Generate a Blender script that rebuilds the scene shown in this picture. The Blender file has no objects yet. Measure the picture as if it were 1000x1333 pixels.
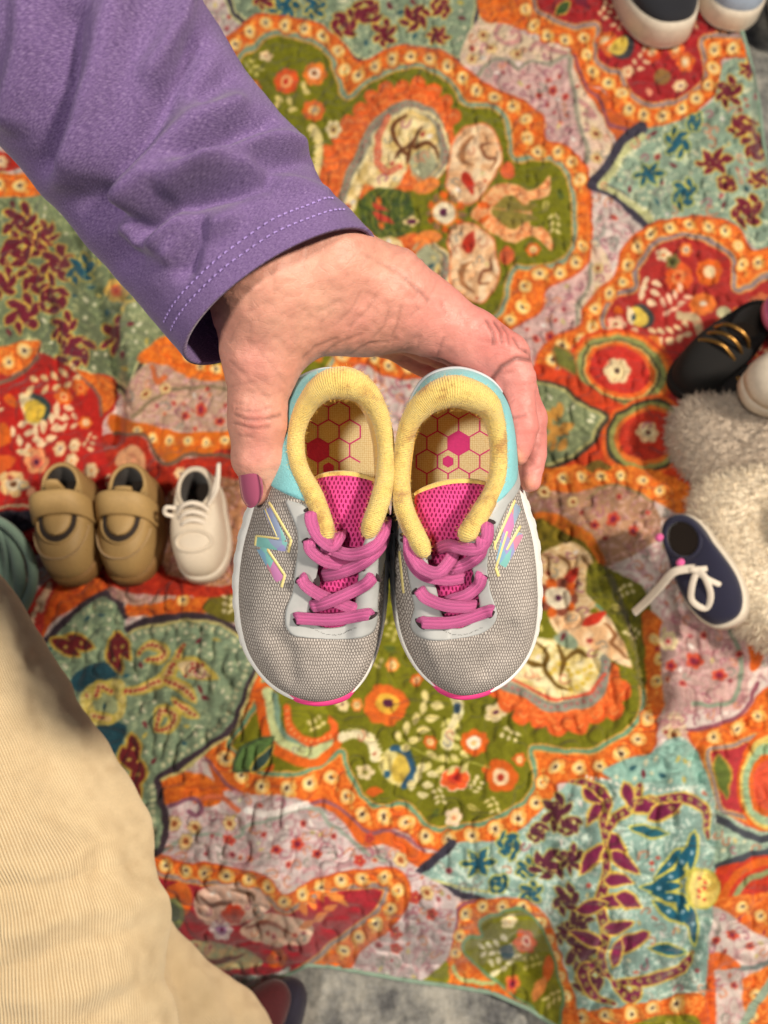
import bpy, math, random
import numpy as np
from mathutils import Matrix, Vector
sc = bpy.context.scene
col = sc.collection
RNG = np.random.RandomState(7)
random.seed(7)

# ------------------------------------------------------------------ camera
CAM_H = 0.745
PITCH = math.radians(68)
cd = bpy.data.cameras.new('camera'); cam = bpy.data.objects.new('camera', cd); col.objects.link(cam)
cam.location = (0, 0, CAM_H); cam.rotation_euler = (math.radians(90) - PITCH, 0, 0)
cd.sensor_fit = 'HORIZONTAL'; cd.sensor_width = 36; cd.lens = 36
cd.clip_start = 0.01; cd.clip_end = 50
cd.dof.use_dof = True; cd.dof.focus_distance = 0.292; cd.dof.aperture_fstop = 16.0
sc.camera = cam

# ------------------------------------------------------------------ light (indoor room lamps)
w = bpy.data.worlds.new('World'); sc.world = w; w.use_nodes = True
bg = w.node_tree.nodes['Background']; bg.inputs[0].default_value = (0.80, 0.86, 1.0, 1); bg.inputs[1].default_value = 0.085
def lamp(name, loc, target, size, watts, color):
    d = bpy.data.lights.new(name, 'AREA'); d.shape = 'DISK'; d.size = size; d.energy = watts; d.color = color
    o = bpy.data.objects.new(name, d); col.objects.link(o); o.location = loc
    o.rotation_euler = (Vector(target) - Vector(loc)).to_track_quat('-Z', 'Y').to_euler()
    return o
lamp('ceiling_lamp', (-0.66, -0.62, 2.35), (0, 0.2, 0.3), 0.28, 25, (1.0, 0.91, 0.78))
lamp('second_ceiling_lamp', (1.45, 0.05, 2.05), (0, 0.2, 0.2), 0.26, 50, (1.0, 0.88, 0.72))
sc.view_settings.view_transform = 'Standard'; sc.view_settings.look = 'None'
sc.view_settings.exposure = 0.32; sc.view_settings.gamma = 1.0; sc.view_settings.use_curve_mapping = False
sc.render.engine = 'CYCLES'

# ------------------------------------------------------------------ helpers
a_ = math.radians(90) - PITCH
ROT = np.array([[1, 0, 0], [0, math.cos(a_), -math.sin(a_)], [0, math.sin(a_), math.cos(a_)]])
LOC = np.array([0, 0, CAM_H])
def V3(px, py, Z):
    "view-frame coordinates (metres) of a traced point at distance Z"
    px, py, Z = np.broadcast_arrays(np.asarray(px, float), np.asarray(py, float), np.asarray(Z, float))
    return np.stack([(px - 500) / 1000 * Z, -(py - 666.5) / 1000 * Z, -Z], -1)
def to_world(v): return np.asarray(v) @ ROT.T + LOC
def trace(v):
    "inverse of V3: view-frame point -> traced position"
    v = np.asarray(v); Z = -v[..., 2]
    return 500 + 1000 * v[..., 0] / Z, 666.5 - 1000 * v[..., 1] / Z
def on_plane(px, py, z=0.0):
    d = V3(px, py, 1.0) @ ROT.T
    t = (z - CAM_H) / d[..., 2]
    return LOC + d * np.asarray(t)[..., None]
def flat_px(x, y):
    "print-layout coordinates of a point of the flat quilt"
    p = np.stack([x, y, np.zeros_like(x)], -1) - LOC
    return trace(p @ ROT)

def lin(c):
    c = np.asarray(c, float) / 255
    return np.where(c <= 0.04045, c / 12.92, ((c + 0.055) / 1.055) ** 2.4)
def lin4(*c): r = lin(c); return (r[0], r[1], r[2], 1)

def mesh_obj(name, verts, faces, mat, parent=None, smooth=True, label=None):
    me = bpy.data.meshes.new(name)
    verts = np.asarray(verts, np.float64).reshape(-1, 3)
    if isinstance(faces, np.ndarray):
        n, k = faces.shape
        me.vertices.add(len(verts)); me.vertices.foreach_set('co', verts.ravel())
        me.loops.add(n * k); me.loops.foreach_set('vertex_index', faces.ravel().astype(np.int32))
        me.polygons.add(n); me.polygons.foreach_set('loop_start', np.arange(0, n * k, k, dtype=np.int32))
        me.update(calc_edges=True); me.validate()
    else:
        me.from_pydata(verts.tolist(), [], faces); me.update()
    if smooth: me.polygons.foreach_set('use_smooth', np.ones(len(me.polygons), bool))
    o = bpy.data.objects.new(name, me); col.objects.link(o)
    if mat: me.materials.append(mat)
    if parent: o.parent = parent
    if label: o['label'] = label
    return o
def set_color(o, name, rgb):
    at = o.data.color_attributes.new(name, 'FLOAT_COLOR', 'POINT')
    c = np.ones((len(o.data.vertices), 4), np.float32); c[:, :3] = rgb
    at.data.foreach_set('color', c.ravel())
def set_uv(o, uv):
    l = o.data.uv_layers.new(name='UVMap')
    vi = np.empty(len(o.data.loops), np.int32); o.data.loops.foreach_get('vertex_index', vi)
    l.data.foreach_set('uv', np.asarray(uv, np.float32)[vi].ravel())
def empty(name, base_view=None, loc=None, rot=None):
    o = bpy.data.objects.new(name, None); col.objects.link(o); o.empty_display_size = 0.02
    o.location = loc
    if rot is not None: o.rotation_euler = rot
    return o
def tag(o, label, cat, group=None, kind=None):
    if label: o['label'] = label
    if cat: o['category'] = cat
    if group: o['group'] = group
    if kind: o['kind'] = kind
    return o
def grid_faces(nu, nv, cu=False, cv=False, flip=False):
    iu = np.arange(nu if cu else nu - 1); iv = np.arange(nv if cv else nv - 1)
    a, b = np.meshgrid(iu, iv, indexing='ij'); a2 = (a + 1) % nu; b2 = (b + 1) % nv
    f = np.stack([a * nv + b, a2 * nv + b, a2 * nv + b2, a * nv + b2], -1).reshape(-1, 4)
    return f[:, ::-1].copy() if flip else f
def crom(P, n, closed=True):
    "dense Catmull-Rom; n samples in all"
    P = np.asarray(P, float); m = len(P)
    t = np.linspace(0, m, n, endpoint=False) if closed else np.linspace(0, m - 1, n)
    return crom_at(P, t, closed)
def crom_at(P, t, closed=True):
    P = np.asarray(P, float); m = len(P); t = np.asarray(t, float)
    i = np.floor(t).astype(int)
    if not closed: i = np.clip(i, 0, m - 2)
    f = (t - i)[..., None]
    g = (lambda k: P[k % m]) if closed else (lambda k: P[np.clip(k, 0, m - 1)])
    p0, p1, p2, p3 = g(i - 1), g(i), g(i + 1), g(i + 2)
    return 0.5 * (2 * p1 + (p2 - p0) * f + (2 * p0 - 5 * p1 + 4 * p2 - p3) * f ** 2 + (3 * p1 - p0 - 3 * p2 + p3) * f ** 3)
def inpoly(x, y, P):
    P = np.asarray(P); r = np.zeros(np.shape(x), bool); j = len(P) - 1
    for i in range(len(P)):
        xi, yi = P[i]; xj, yj = P[j]
        if yi != yj:
            c = ((yi > y) != (yj > y)) & (x < (xj - xi) * (y - yi) / (yj - yi) + xi); r ^= c
        j = i
    return r
def tube(path, rx, rz=None, n=10, up=None, cap=True, closed=False, sq=1.0):
    "tube along path; rx half width, rz half thickness along `up` (array per point)"
    path = np.asarray(path, float); m = len(path)
    rx = np.broadcast_to(rx, m); rz = rx if rz is None else np.broadcast_to(rz, m)
    T = np.roll(path, -1, 0) - np.roll(path, 1, 0) if closed else np.gradient(path, axis=0)
    T /= np.linalg.norm(T, axis=1)[:, None] + 1e-12
    up = np.broadcast_to(np.array([0, 0, 1.0]) if up is None else up, path.shape)
    S = np.cross(T, up); S /= np.linalg.norm(S, axis=1)[:, None] + 1e-12
    U = np.cross(S, T)
    th = np.linspace(0, 2 * np.pi, n, endpoint=False); ct, st = np.cos(th), np.sin(th); ct = np.sign(ct) * np.abs(ct) ** sq; st = np.sign(st) * np.abs(st) ** sq
    V = path[:, None] + S[:, None] * (rx[:, None] * ct)[..., None] + U[:, None] * (rz[:, None] * st)[..., None]
    f = grid_faces(m, n, cu=closed, cv=True).tolist()
    if cap and not closed: f += [list(range(n))[::-1], [(m - 1) * n + i for i in range(n)]]
    return V.reshape(-1, 3), f
class Bag:
    "collects shapes for ONE part"
    def __init__(s): s.v = []; s.f = []; s.n = 0
    def add(s, vf):
        v, f = vf; v = np.asarray(v).reshape(-1, 3)
        s.v.append(v); s.f += [[int(i) + s.n for i in q] for q in f]; s.n += len(v); return s
    def build(s, name, mat, parent=None, smooth=True, label=None):
        return mesh_obj(name, np.concatenate(s.v), s.f, mat, parent, smooth, label)
_nz = {}
def noise2(x, y, scale, seed=0):
    "smooth value noise -1..1"
    if seed not in _nz: _nz[seed] = np.random.RandomState(seed + 100).uniform(-1, 1, (256, 256))
    g = _nz[seed]; x = np.asarray(x) / scale; y = np.asarray(y) / scale
    i = np.floor(x).astype(int); j = np.floor(y).astype(int); fx = x - i; fy = y - j
    fx = fx * fx * (3 - 2 * fx); fy = fy * fy * (3 - 2 * fy); i &= 255; j &= 255; i2 = (i + 1) & 255; j2 = (j + 1) & 255
    return (g[i, j] * (1 - fx) + g[i2, j] * fx) * (1 - fy) + (g[i, j2] * (1 - fx) + g[i2, j2] * fx) * fy

# ------------------------------------------------------------------ materials
class NT:
    def __init__(s, name, rough=0.6, base=(0.5, 0.5, 0.5, 1)):
        s.m = bpy.data.materials.new(name); s.m.use_nodes = True; s.t = s.m.node_tree
        s.b = s.t.nodes['Principled BSDF']; s.b.inputs['Roughness'].default_value = rough; s.b.inputs['Base Color'].default_value = base
    def n(s, typ, **kw):
        nd = s.t.nodes.new(typ)
        for k, v in kw.items():
            if k in nd.inputs: nd.inputs[k].default_value = v
            else: setattr(nd, k, v)
        return nd
    def l(s, a, b): s.t.links.new(a, b)
    def coords(s, which='Object', scale=(1, 1, 1), rot=(0, 0, 0)):
        c = s.n('ShaderNodeTexCoord'); m = s.n('ShaderNodeMapping'); m.inputs['Scale'].default_value = scale; m.inputs['Rotation'].default_value = rot
        s.l(c.outputs[which], m.inputs[0]); return m.outputs[0]
    def noise(s, vec, scale, detail=3, rough=0.55):
        nd = s.n('ShaderNodeTexNoise'); nd.inputs['Scale'].default_value = scale; nd.inputs['Detail'].default_value = detail; nd.inputs['Roughness'].default_value = rough
        if vec: s.l(vec, nd.inputs['Vector'])
        return nd.outputs['Fac']
    def ramp(s, fac, stops):
        r = s.n('ShaderNodeValToRGB'); e = r.color_ramp.elements
        while len(e) < len(stops): e.new(0.5)
        for q, (p, c) in zip(e, stops): q.position = p; q.color = c
        s.l(fac, r.inputs[0]); return r.outputs[0]
    def mix(s, fac, a, b, mode='MIX'):
        m = s.n('ShaderNodeMix', data_type='RGBA', blend_type=mode)
        for inp, v in ((m.inputs[0], fac), (m.inputs[6], a), (m.inputs[7], b)):
            if hasattr(v, 'links'): s.l(v, inp)
            else: inp.default_value = v
        return m.outputs[2]
    def math(s, op, a, b=0.0):
        m = s.n('ShaderNodeMath', operation=op)
        for inp, v in zip(m.inputs, (a, b)):
            if hasattr(v, 'links'): s.l(v, inp)
            else: inp.default_value = v
        return m.outputs[0]
    def bump(s, h, strength=0.3, dist=0.001, prev=None):
        b = s.n('ShaderNodeBump'); b.inputs['Strength'].default_value = strength; b.inputs['Distance'].default_value = dist
        s.l(h, b.inputs['Height'])
        if prev: s.l(prev, b.inputs['Normal'])
        s.l(b.outputs[0], s.b.inputs['Normal']); return b.outputs[0]
    def color(s, c): s.l(c, s.b.inputs['Base Color'])
def g(v): return (v, v, v, 1)
def fabric(name, rgb, var=0.25, scale=900, rough=0.85, bump=0.35, dist=0.0006, sheen=0.2):
    "plain cloth / leather / felt with fine grain and blotchy dye"
    t = NT(name, rough); c = t.coords()
    n1 = t.noise(c, scale, 2); n2 = t.noise(c, scale * 0.05, 4)
    b = lin(rgb); lo = tuple(b * (1 - var)) + (1,); hi = tuple(np.clip(b * (1 + var), 0, 1)) + (1,)
    t.color(t.mix(0.55, t.ramp(n1, [(0.3, lo), (0.7, hi)]), t.ramp(n2, [(0.3, lo), (0.7, hi)])))
    t.b.inputs['Sheen Weight'].default_value = sheen; t.bump(n1, bump, dist); return t.m
# ------------------------------------------------------------------ quilt print (drawn in layout units, one unit ~ 0.75 mm of cloth)
PX0, PY0, PW, PH = -160, -160, 1340, 1620
canvas = np.zeros((PH, PW, 3), np.float32)
CY, CX = np.mgrid[0:PH, 0:PW].astype(np.float32); CX += PX0; CY += PY0
N1 = noise2(CX, CY, 3.2, 1); N2 = noise2(CX, CY, 9, 2); N3 = noise2(CX, CY, 40, 3); N4 = noise2(CX, CY, 2.0, 4)
ORANGE = (224, 104, 34); ORED = (205, 66, 30); LORANGE = (244, 176, 88); CREAM = (240, 220, 172); OLIVE = (128, 128, 24)
SAGE = (146, 166, 138); TEAL = (152, 196, 186); DTEAL = (34, 92, 116); MAROON = (116, 32, 52); RED = (178, 40, 46); LAV = (236, 220, 212)
PINK = (205, 120, 112); SLATE = (62, 58, 74); YELLOW = (226, 196, 84); LILAC = (158, 134, 134); PEACH = (240, 190, 142); GREYG = (128, 150, 128)
BROWN = (110, 66, 36); DGREEN = (60, 84, 40); PURPLE = (92, 34, 66)
def box(P, m=3):
    P = np.asarray(P); x0, y0 = P.min(0) - m; x1, y1 = P.max(0) + m
    return slice(int(max(0, y0 - PY0)), int(max(0, min(PH, y1 - PY0 + 1)))), slice(int(max(0, x0 - PX0)), int(max(0, min(PW, x1 - PX0 + 1))))
def put(sl, mask, c, c2=None, amt=0.5, n=None):
    a = canvas[sl]
    if c2 is None: a[mask] = c
    else:
        t = np.clip(0.5 + (N1 if n is None else n)[sl] * 1.2, 0, 1)[..., None] * amt
        a[mask] = (np.array(c) * (1 - t) + np.array(c2) * t)[mask]
def fill(P, c, c2=None, amt=0.5, smooth=True, n=None):
    P = np.asarray(P, float)
    if smooth: P = crom(P, len(P) * 6)
    sl = box(P)
    if canvas[sl].size: put(sl, inpoly(CX[sl], CY[sl], P), c, c2, amt, n)
def stroke(P, wd, c, smooth=True, closed=False, taper=False):
    P = np.asarray(P, float)
    if smooth and len(P) > 2: P = crom(P, len(P) * 7, closed)
    if closed: P = np.vstack([P, P[:1]])
    sl = box(P, wd + 2)
    if not canvas[sl].size: return
    X, Y = CX[sl], CY[sl]; D = np.full(X.shape, 1e9, np.float32); n = len(P) - 1
    for i in range(n):
        a, b = P[i], P[i + 1]; d = b - a; L = d @ d + 1e-9
        t = np.clip(((X - a[0]) * d[0] + (Y - a[1]) * d[1]) / L, 0, 1)
        q = np.hypot(X - a[0] - t * d[0], Y - a[1] - t * d[1])
        if taper: q = q / max(0.15, math.sin(math.pi * (0.12 + 0.8 * (i + .5) / n)))
        np.minimum(D, q, out=D)
    canvas[sl][D < wd / 2] = c
def dot(x, y, r, c, ry=None, ang=0):
    ry = r if ry is None else ry; m = max(r, ry)
    sl = box([(x - m, y - m), (x + m, y + m)], 1)
    if not canvas[sl].size: return
    X = CX[sl] - x; Y = CY[sl] - y; ca, sa = math.cos(ang), math.sin(ang)
    u = X * ca + Y * sa; v = -X * sa + Y * ca
    canvas[sl][(u / r) ** 2 + (v / ry) ** 2 < 1] = c
def along(P, step, closed=False, smooth=True):
    P = np.asarray(P, float)
    if smooth: P = crom(P, len(P) * 10, closed)
    if closed: P = np.vstack([P, P[:1]])
    s = np.r_[0, np.cumsum(np.linalg.norm(np.diff(P, axis=0), axis=1))]
    q = np.arange(step / 2, s[-1], step)
    return np.stack([np.interp(q, s, P[:, 0]), np.interp(q, s, P[:, 1])], -1)
def beads(P, step=24, r=7.5, closed=False):
    for i, (x, y) in enumerate(along(P, step, closed)):
        dot(x, y, r + 3, (198, 78, 32)); dot(x, y, r + 1.8, (238, 142, 56)); dot(x, y, r, (250, 206, 128)); dot(x, y, r * .55, (252, 232, 180)); dot(x, y, r * 0.3, (78, 50, 44))
    for x, y in along(P, step, closed)[:-1] + 0: pass
    Q = along(P, step / 2, closed)
    for x, y in Q[1::2]:
        dot(x, y, r * .34, (250, 190, 96))
        for s_ in (-1, 1): dot(x + s_ * 1.5, y + s_ * r * .8, r * .3, (246, 170, 80))
def dots(P, step, r, c, closed=False):
    for x, y in along(P, step, closed): dot(x + random.uniform(-.6, .6), y + random.uniform(-.6, .6), r, c)
def leaf(x, y, L, W, ang, c, edge=None, vein=None):
    a = math.radians(ang); t = np.linspace(0, 1, 9); hw = W / 2 * np.sin(np.pi * t ** 0.8) ** 0.9
    px = t * L - L / 2; P = np.r_[np.c_[px, hw], np.c_[px[::-1], -hw[::-1]]]
    R = np.array([[math.cos(a), math.sin(a)], [-math.sin(a), math.cos(a)]])
    if edge: fill((P * [1.15, 1.5 if W < 8 else 1.3]) @ R + (x, y), edge, smooth=False)
    fill(P @ R + (x, y), c, smooth=False)
    if vein: stroke(np.array([(-L * .4, 0), (L * .35, 0)]) @ R + (x, y), 1.2, vein, smooth=False)
def flower(x, y, r, petal, mid, heart, n=7, edge=None, rot=0.0):
    for k in range(n):
        a = 2 * math.pi * k / n + rot
        if edge: dot(x + r * .62 * math.cos(a), y + r * .62 * math.sin(a), r * .50, edge)
    for k in range(n):
        a = 2 * math.pi * k / n + rot
        dot(x + r * .6 * math.cos(a), y + r * .6 * math.sin(a), r * .42, petal)
    dot(x, y, r * .5, mid); dot(x, y, r * .22, heart)
def spray(x, y, ang, n, L, c, step=11, edge=None, curve=6):
    "a stem with paired leaves"
    a = math.radians(ang)
    for k in range(n):
        sx = x + math.cos(a) * step * k; sy = y - math.sin(a) * step * k
        for s in (-1, 1): leaf(sx + s * math.sin(a) * L * .5, sy + s * math.cos(a) * L * .5, L, L * .52, math.degrees(a) - s * 48, c, edge)
        a += math.radians(curve)
def mot(P, base=LAV, smooth=True):
    "pale mottled ground with fine reddish vermicelli"
    P = np.asarray(P, float); Q = crom(P, len(P) * 6) if smooth else P; sl = box(Q); m = inpoly(CX[sl], CY[sl], Q)
    put(sl, m, base, tuple(np.array(base) * .86), 1.0, N3)
    v = m & (np.abs(N2[sl]) < .13); canvas[sl][v] = canvas[sl][v] * .45 + np.array((176, 112, 122)) * .55
    v = m & (N1[sl] > .42); canvas[sl][v] = canvas[sl][v] * .5 + np.array((214, 176, 178)) * .5
def star(x, y, r=8):
    flower(x, y, r, (232, 206, 150), (190, 120, 70), (104, 44, 36), 6, edge=(160, 120, 70))
def blooms(x, y, s=1.0):
    for dx, dy, r in ((0, 0, 8), (-20, 6, 5.5), (22, 12, 6), (-34, -8, 3), (8, -22, 3.4), (38, -6, 3.2), (-8, 22, 3.2)):
        flower(x + dx * s, y + dy * s, r * s, (206, 84, 58), (150, 40, 60), (110, 30, 60), 5)
def dotted(P, base, light, dens=0.62):
    P = np.asarray(P, float); Q = crom(P, len(P) * 6); sl = box(Q); m = inpoly(CX[sl], CY[sl], Q)
    put(sl, m, base, tuple(np.array(base) * .88), 1.0, N3)
    v = m & (N1[sl] > dens - .35) & (N2[sl] > -.2); canvas[sl][v] = canvas[sl][v] * .35 + np.array(light) * .65
def maroon_sprig(x, y, s, ang=0, c=MAROON, edge=YELLOW):
    R = np.array([[math.cos(ang), -math.sin(ang)], [math.sin(ang), math.cos(ang)]])
    pts = [(0, 0, 26, 12, 90), (-12, -8, 20, 9, 40), (12, -8, 20, 9, 140), (-12, 9, 18, 8, -35), (13, 9, 18, 8, 215), (0, -20, 18, 8, 90), (0, 19, 16, 7, 90)]
    for pas in (0, 1):
        for dx, dy, L, W, a in pts:
            o = R @ (dx * s, dy * s)
            if pas == 0: leaf(x + o[0], y + o[1], L * s * 1.2 + 4, W * s * 1.3 + 3.5, a - math.degrees(ang), edge)
            else: leaf(x + o[0], y + o[1], L * s * 1.2, W * s * 1.3, a - math.degrees(ang), c)
    for k in range(6):
        o = R @ (random.uniform(-13, 13) * s, random.uniform(-18, 18) * s); dot(x + o[0], y + o[1], 1.6 * s, (196, 176, 96))
def mirror(P, y0=277): P = np.asarray(P, float); return np.c_[P[:, 0], 2 * y0 - P[:, 1]]
def ring_paisley(x, y, rx, ry, cols, ang=0.0, open_=False):
    for k, (s, c) in enumerate(cols): dot(x, y, rx * s, c, ry * s, ang)
def band(outer, inner, inside, line=LILAC, closed=True, step=24, r=7.5, inside2=None):
    "bead border between two outlines, then the inner field"
    fill(outer, ORANGE, (238, 132, 50), .8)
    stroke(outer, 2.2, (206, 84, 40), closed=True)
    I = crom(inner, len(inner) * 6)
    fill(I, inside, inside2 or tuple(np.array(inside) * .86), .8, smooth=False, n=N2)
    stroke(I, 9, LORANGE, smooth=False, closed=True); stroke(I, 5.5, line, smooth=False, closed=True)
    for x, y in along(I, 4.2, True, False): dot(x, y, 1.1, tuple(np.array(line) * 1.25))

canvas[:] = LAV
mot([(-160, -160), (1180, -160), (1180, 1460), (-160, 1460)], smooth=False)
# --- damask leaf along the top edge
def damask(P, sprigs, base=SAGE, light=(200, 206, 166), edge=SLATE, ew=6):
    dotted(P, base, light); stroke(P, ew + 6, (206, 206, 150), closed=True)
    for s in sprigs: maroon_sprig(*s)
    for x, y in along(P, 8, True): pass
    stroke(P, ew, edge, closed=True)
damask([(285, -120), (298, 0), (312, 24), (345, 36), (420, 40), (470, 80), (520, 64), (603, 78), (618, 35), (624, -20), (600, -130), (440, -160)],
       [(450, 30, .8, .6), (478, 12, .8, 2.2), (500, 42, .7, .2), (540, 22, .8, 1.2), (575, 10, .6, 2.6), (410, 10, .7, .3, DTEAL), (370, 12, .7, 1.3, DTEAL), (345, 0, .6, .3), (570, 48, .55, 1.8)])
# cream ground with small stars, orange corner patches
for sgn in (0, 1):
    mm = (lambda P: mirror(P)) if sgn else (lambda P: np.asarray(P, float))
    fill(mm([(600, 82), (618, 30), (650, 26), (672, 34), (700, 50), (745, 72), (768, 118), (800, 170), (792, 214), (772, 240), (764, 205), (752, 150), (742, 100), (700, 80), (650, 80)]), (236, 212, 180), (226, 196, 176), 1, n=N2)
    for x, y in mm([(617, 74), (642, 62), (672, 68), (778, 172), (776, 206), (632, 46)]): star(x, y, 7.5)
    for P in ([(655, 30), (648, 44), (660, 54), (676, 48), (676, 34), (668, 40)], [(690, 62), (700, 56), (716, 62), (736, 72)], [(756, 132), (766, 140), (774, 150), (762, 148)]):
        stroke(mm(P), 5, (170, 104, 110)); stroke(mm(P), 2, (226, 180, 170))
    fill(mm([(626, -20), (628, 22), (660, 30), (690, 34), (672, 0), (665, -30)]), ORANGE, (232, 128, 48), .8)
    fill(mm([(742, 68), (752, 100), (770, 128), (800, 170), (806, 186), (828, 164), (804, 148), (786, 118), (760, 104), (748, 70)]), (214, 100, 44), ORANGE, .8)
    P = mm([(623, 98), (641, 78), (662, 76), (677, 87), (692, 76), (716, 82), (740, 76), (741, 99), (752, 129), (753, 156), (764, 186), (765, 212), (735, 190), (706, 175), (690, 150), (650, 120)])
    mot(P, (222, 186, 180)); stroke(P[:12], 4.5, (150, 146, 128)); stroke(P[:12] + [(3, 0)], 1.5, (196, 186, 170))
    x, y = mm([(718, 118)])[0]; blooms(x, y, .9)
    flower(*mm([(697, 164)])[0], 13, CREAM, (236, 190, 150), ORED, 6, edge=(220, 110, 60))
# --- top green medallion
up_o = [(232, 240), (240, 190), (254, 120), (275, 75), (300, 45), (335, 22), (380, 25), (420, 35), (446, 56), (466, 79), (500, 64), (532, 60), (575, 69), (602, 84), (629, 105), (668, 126), (692, 143), (706, 152), (711, 180), (740, 192), (761, 212), (770, 244)]
up_i = [(262, 240), (272, 180), (290, 110), (318, 70), (350, 46), (380, 45), (410, 57), (431, 77), (440, 102), (452, 126), (470, 111), (500, 91), (531, 86), (566, 93), (590, 111), (604, 132), (622, 135), (645, 142), (661, 163), (669, 205), (692, 206), (722, 208), (742, 228), (749, 258)]
O = np.r_[np.array(up_o, float), [(772, 277)], mirror(up_o)[::-1]]; I = np.r_[np.array(up_i, float), [(750, 277)], mirror(up_i)[::-1]]
band(O, I, OLIVE, GREYG)
mid = [(286, 90), (310, 58), (340, 34), (380, 35), (418, 47), (440, 68), (452, 100), (480, 88), (520, 74), (570, 81), (598, 98), (625, 119), (660, 135), (684, 160), (690, 194), (730, 199), (752, 220), (761, 255)]
beads(mid, 25, 8); beads(mirror(mid), 25, 8)
for sgn in (0, 1):
    mm = (lambda P: mirror(P)) if sgn else (lambda P: np.asarray(P, float))
    # frilled plume
    fr = mm([(418, 226), (428, 200), (442, 176), (462, 152), (480, 128), (500, 112), (520, 112), (548, 110), (574, 126), (592, 152), (590, 200), (560, 240), (450, 262), (420, 250)])
    fill(fr, (226, 100, 44), (240, 136, 66), .8)
    for x, y in along(fr[:10], 22): dot(x, y, 10, (230, 106, 46)); stroke([(x - 5, y), (x, y - 4), (x + 5, y)], 1.5, (246, 160, 96))
    pl = mm([(440, 272), (452, 236), (472, 200), (492, 160), (530, 138), (562, 147), (577, 172), (579, 206), (556, 234), (534, 214), (520, 244), (500, 250), (478, 244), (460, 276)])
    fill(pl, (226, 196, 124), (240, 218, 168), 1, n=N2); stroke(pl[:9], 13, (150, 146, 128)); dots(pl[:9], 7, 1.8, (170, 110, 100)); stroke(pl[1:9] + [(6, 5 if not sgn else -5)], 4, (238, 222, 170))
    stroke(mm([(508, 152), (494, 180), (492, 212), (504, 226), (520, 218)]), 8, (214, 104, 76)); dots(mm([(508, 152), (494, 180), (492, 212), (504, 226), (520, 218)]), 5, 1.3, (244, 206, 160))
    for q in ([(532, 150), (518, 158), (514, 174), (522, 192), (536, 188)], [(512, 208), (522, 196), (534, 204), (530, 214)], [(548, 164), (540, 178), (542, 192), (556, 184), (568, 190), (572, 204)], [(536, 188), (532, 206)]):
        stroke(mm(q), 6.5, BROWN, taper=True)
    dot(*mm([(552, 213)])[0], 16, (168, 170, 138), 20, .5); stroke(mm([(536, 228), (545, 236), (560, 232), (572, 216), (572, 204)]), 3, (206, 190, 140)); dot(*mm([(556, 242)])[0], 20, (240, 142, 68), 9, -.2)
    # salmon plume
    P2 = mm([(584, 222), (588, 190), (606, 168), (630, 162), (648, 180), (651, 212), (640, 242), (616, 262), (598, 262), (586, 250)])
    fill(P2, PEACH, (246, 214, 176), 1, n=N2); stroke(P2, 2.5, (226, 128, 84), closed=True)
    stroke(mm([(618, 176), (602, 190), (602, 208), (614, 214)]), 7, (168, 116, 76), taper=True); stroke(mm([(638, 186), (626, 188), (630, 202), (642, 206), (640, 222)]), 6, (150, 98, 66), taper=True)
    leaf(*mm([(610, 238)])[0], 32, 15, 70 if not sgn else -70, (196, 54, 34)); dot(*mm([(661, 222)])[0], 9, (224, 104, 60), 12)
    # tulip
    fill(mm([(614, 279), (624, 262), (644, 246), (668, 238), (690, 246), (706, 238), (716, 226), (718, 246), (708, 258), (690, 262), (690, 279)]), (238, 148, 92), (244, 186, 130), 1)
    fill(mm([(640, 279), (652, 262), (668, 254), (684, 264), (700, 268), (680, 279)]), (140, 126, 56)); leaf(*mm([(630, 268)])[0], 22, 9, 20 if not sgn else -20, (232, 112, 46))
    # bush at the left of the heart
    fill(mm([(470, 279), (476, 256), (492, 246), (508, 248), (528, 250), (536, 266), (530, 279)]), (64, 84, 40), (96, 106, 38), 1)
    for q in range(4): stroke(mm([(488 + q * 12, 278), (484 + q * 13, 262), (496 + q * 10, 250)]), 1.6, (140, 140, 60))
    leaf(*mm([(500, 272)])[0], 34, 9, 28, (196, 70, 50)); leaf(*mm([(478, 248)])[0], 14, 9, 90, (236, 132, 60)); leaf(*mm([(496, 262)])[0], 12, 8, 90, (230, 120, 50))
    # flowers in the lobe
    flower(*mm([(371, 104)])[0], 17, (226, 92, 40), (240, 170, 110), (190, 50, 36), 8); flower(*mm([(410, 97)])[0], 16, (236, 130, 50), (244, 214, 180), (130, 80, 50), 6)
    flower(*mm([(407, 144)])[0], 15, (232, 112, 44), (238, 190, 120), (196, 176, 150), 8); flower(*mm([(345, 70)])[0], 9, (240, 206, 160), CREAM, (200, 90, 60), 5); flower(*mm([(436, 166)])[0], 12, CREAM, (236, 200, 120), (90, 50, 60), 6)
    for q in ((362, 128, 30), (376, 130, 70), (380, 142, 10), (358, 136, 100), (398, 120, 20), (395, 112, 80)): leaf(*mm([q[:2]])[0], 13, 8, q[2], (226, 206, 130))
    stroke(mm([(404, 168), (414, 184), (416, 204), (410, 226)]), 14, (232, 212, 146)); dots(mm([(398, 170), (408, 184), (411, 204), (405, 226)]), 8, 2, OLIVE)
x, y = 580, 277
for k in range(12):
    a = k * math.pi / 6; leaf(x + 22 * math.cos(a), y - 22 * math.sin(a), 11, 10, math.degrees(a), ORANGE if k % 2 else (150, 112, 76))
dot(x, y, 18, (232, 140, 60)); dot(x, y, 15, (250, 234, 200)); dot(x, y, 6, PURPLE); flower(534, 288, 9, (240, 214, 150), PURPLE, PURPLE, 4)
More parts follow.
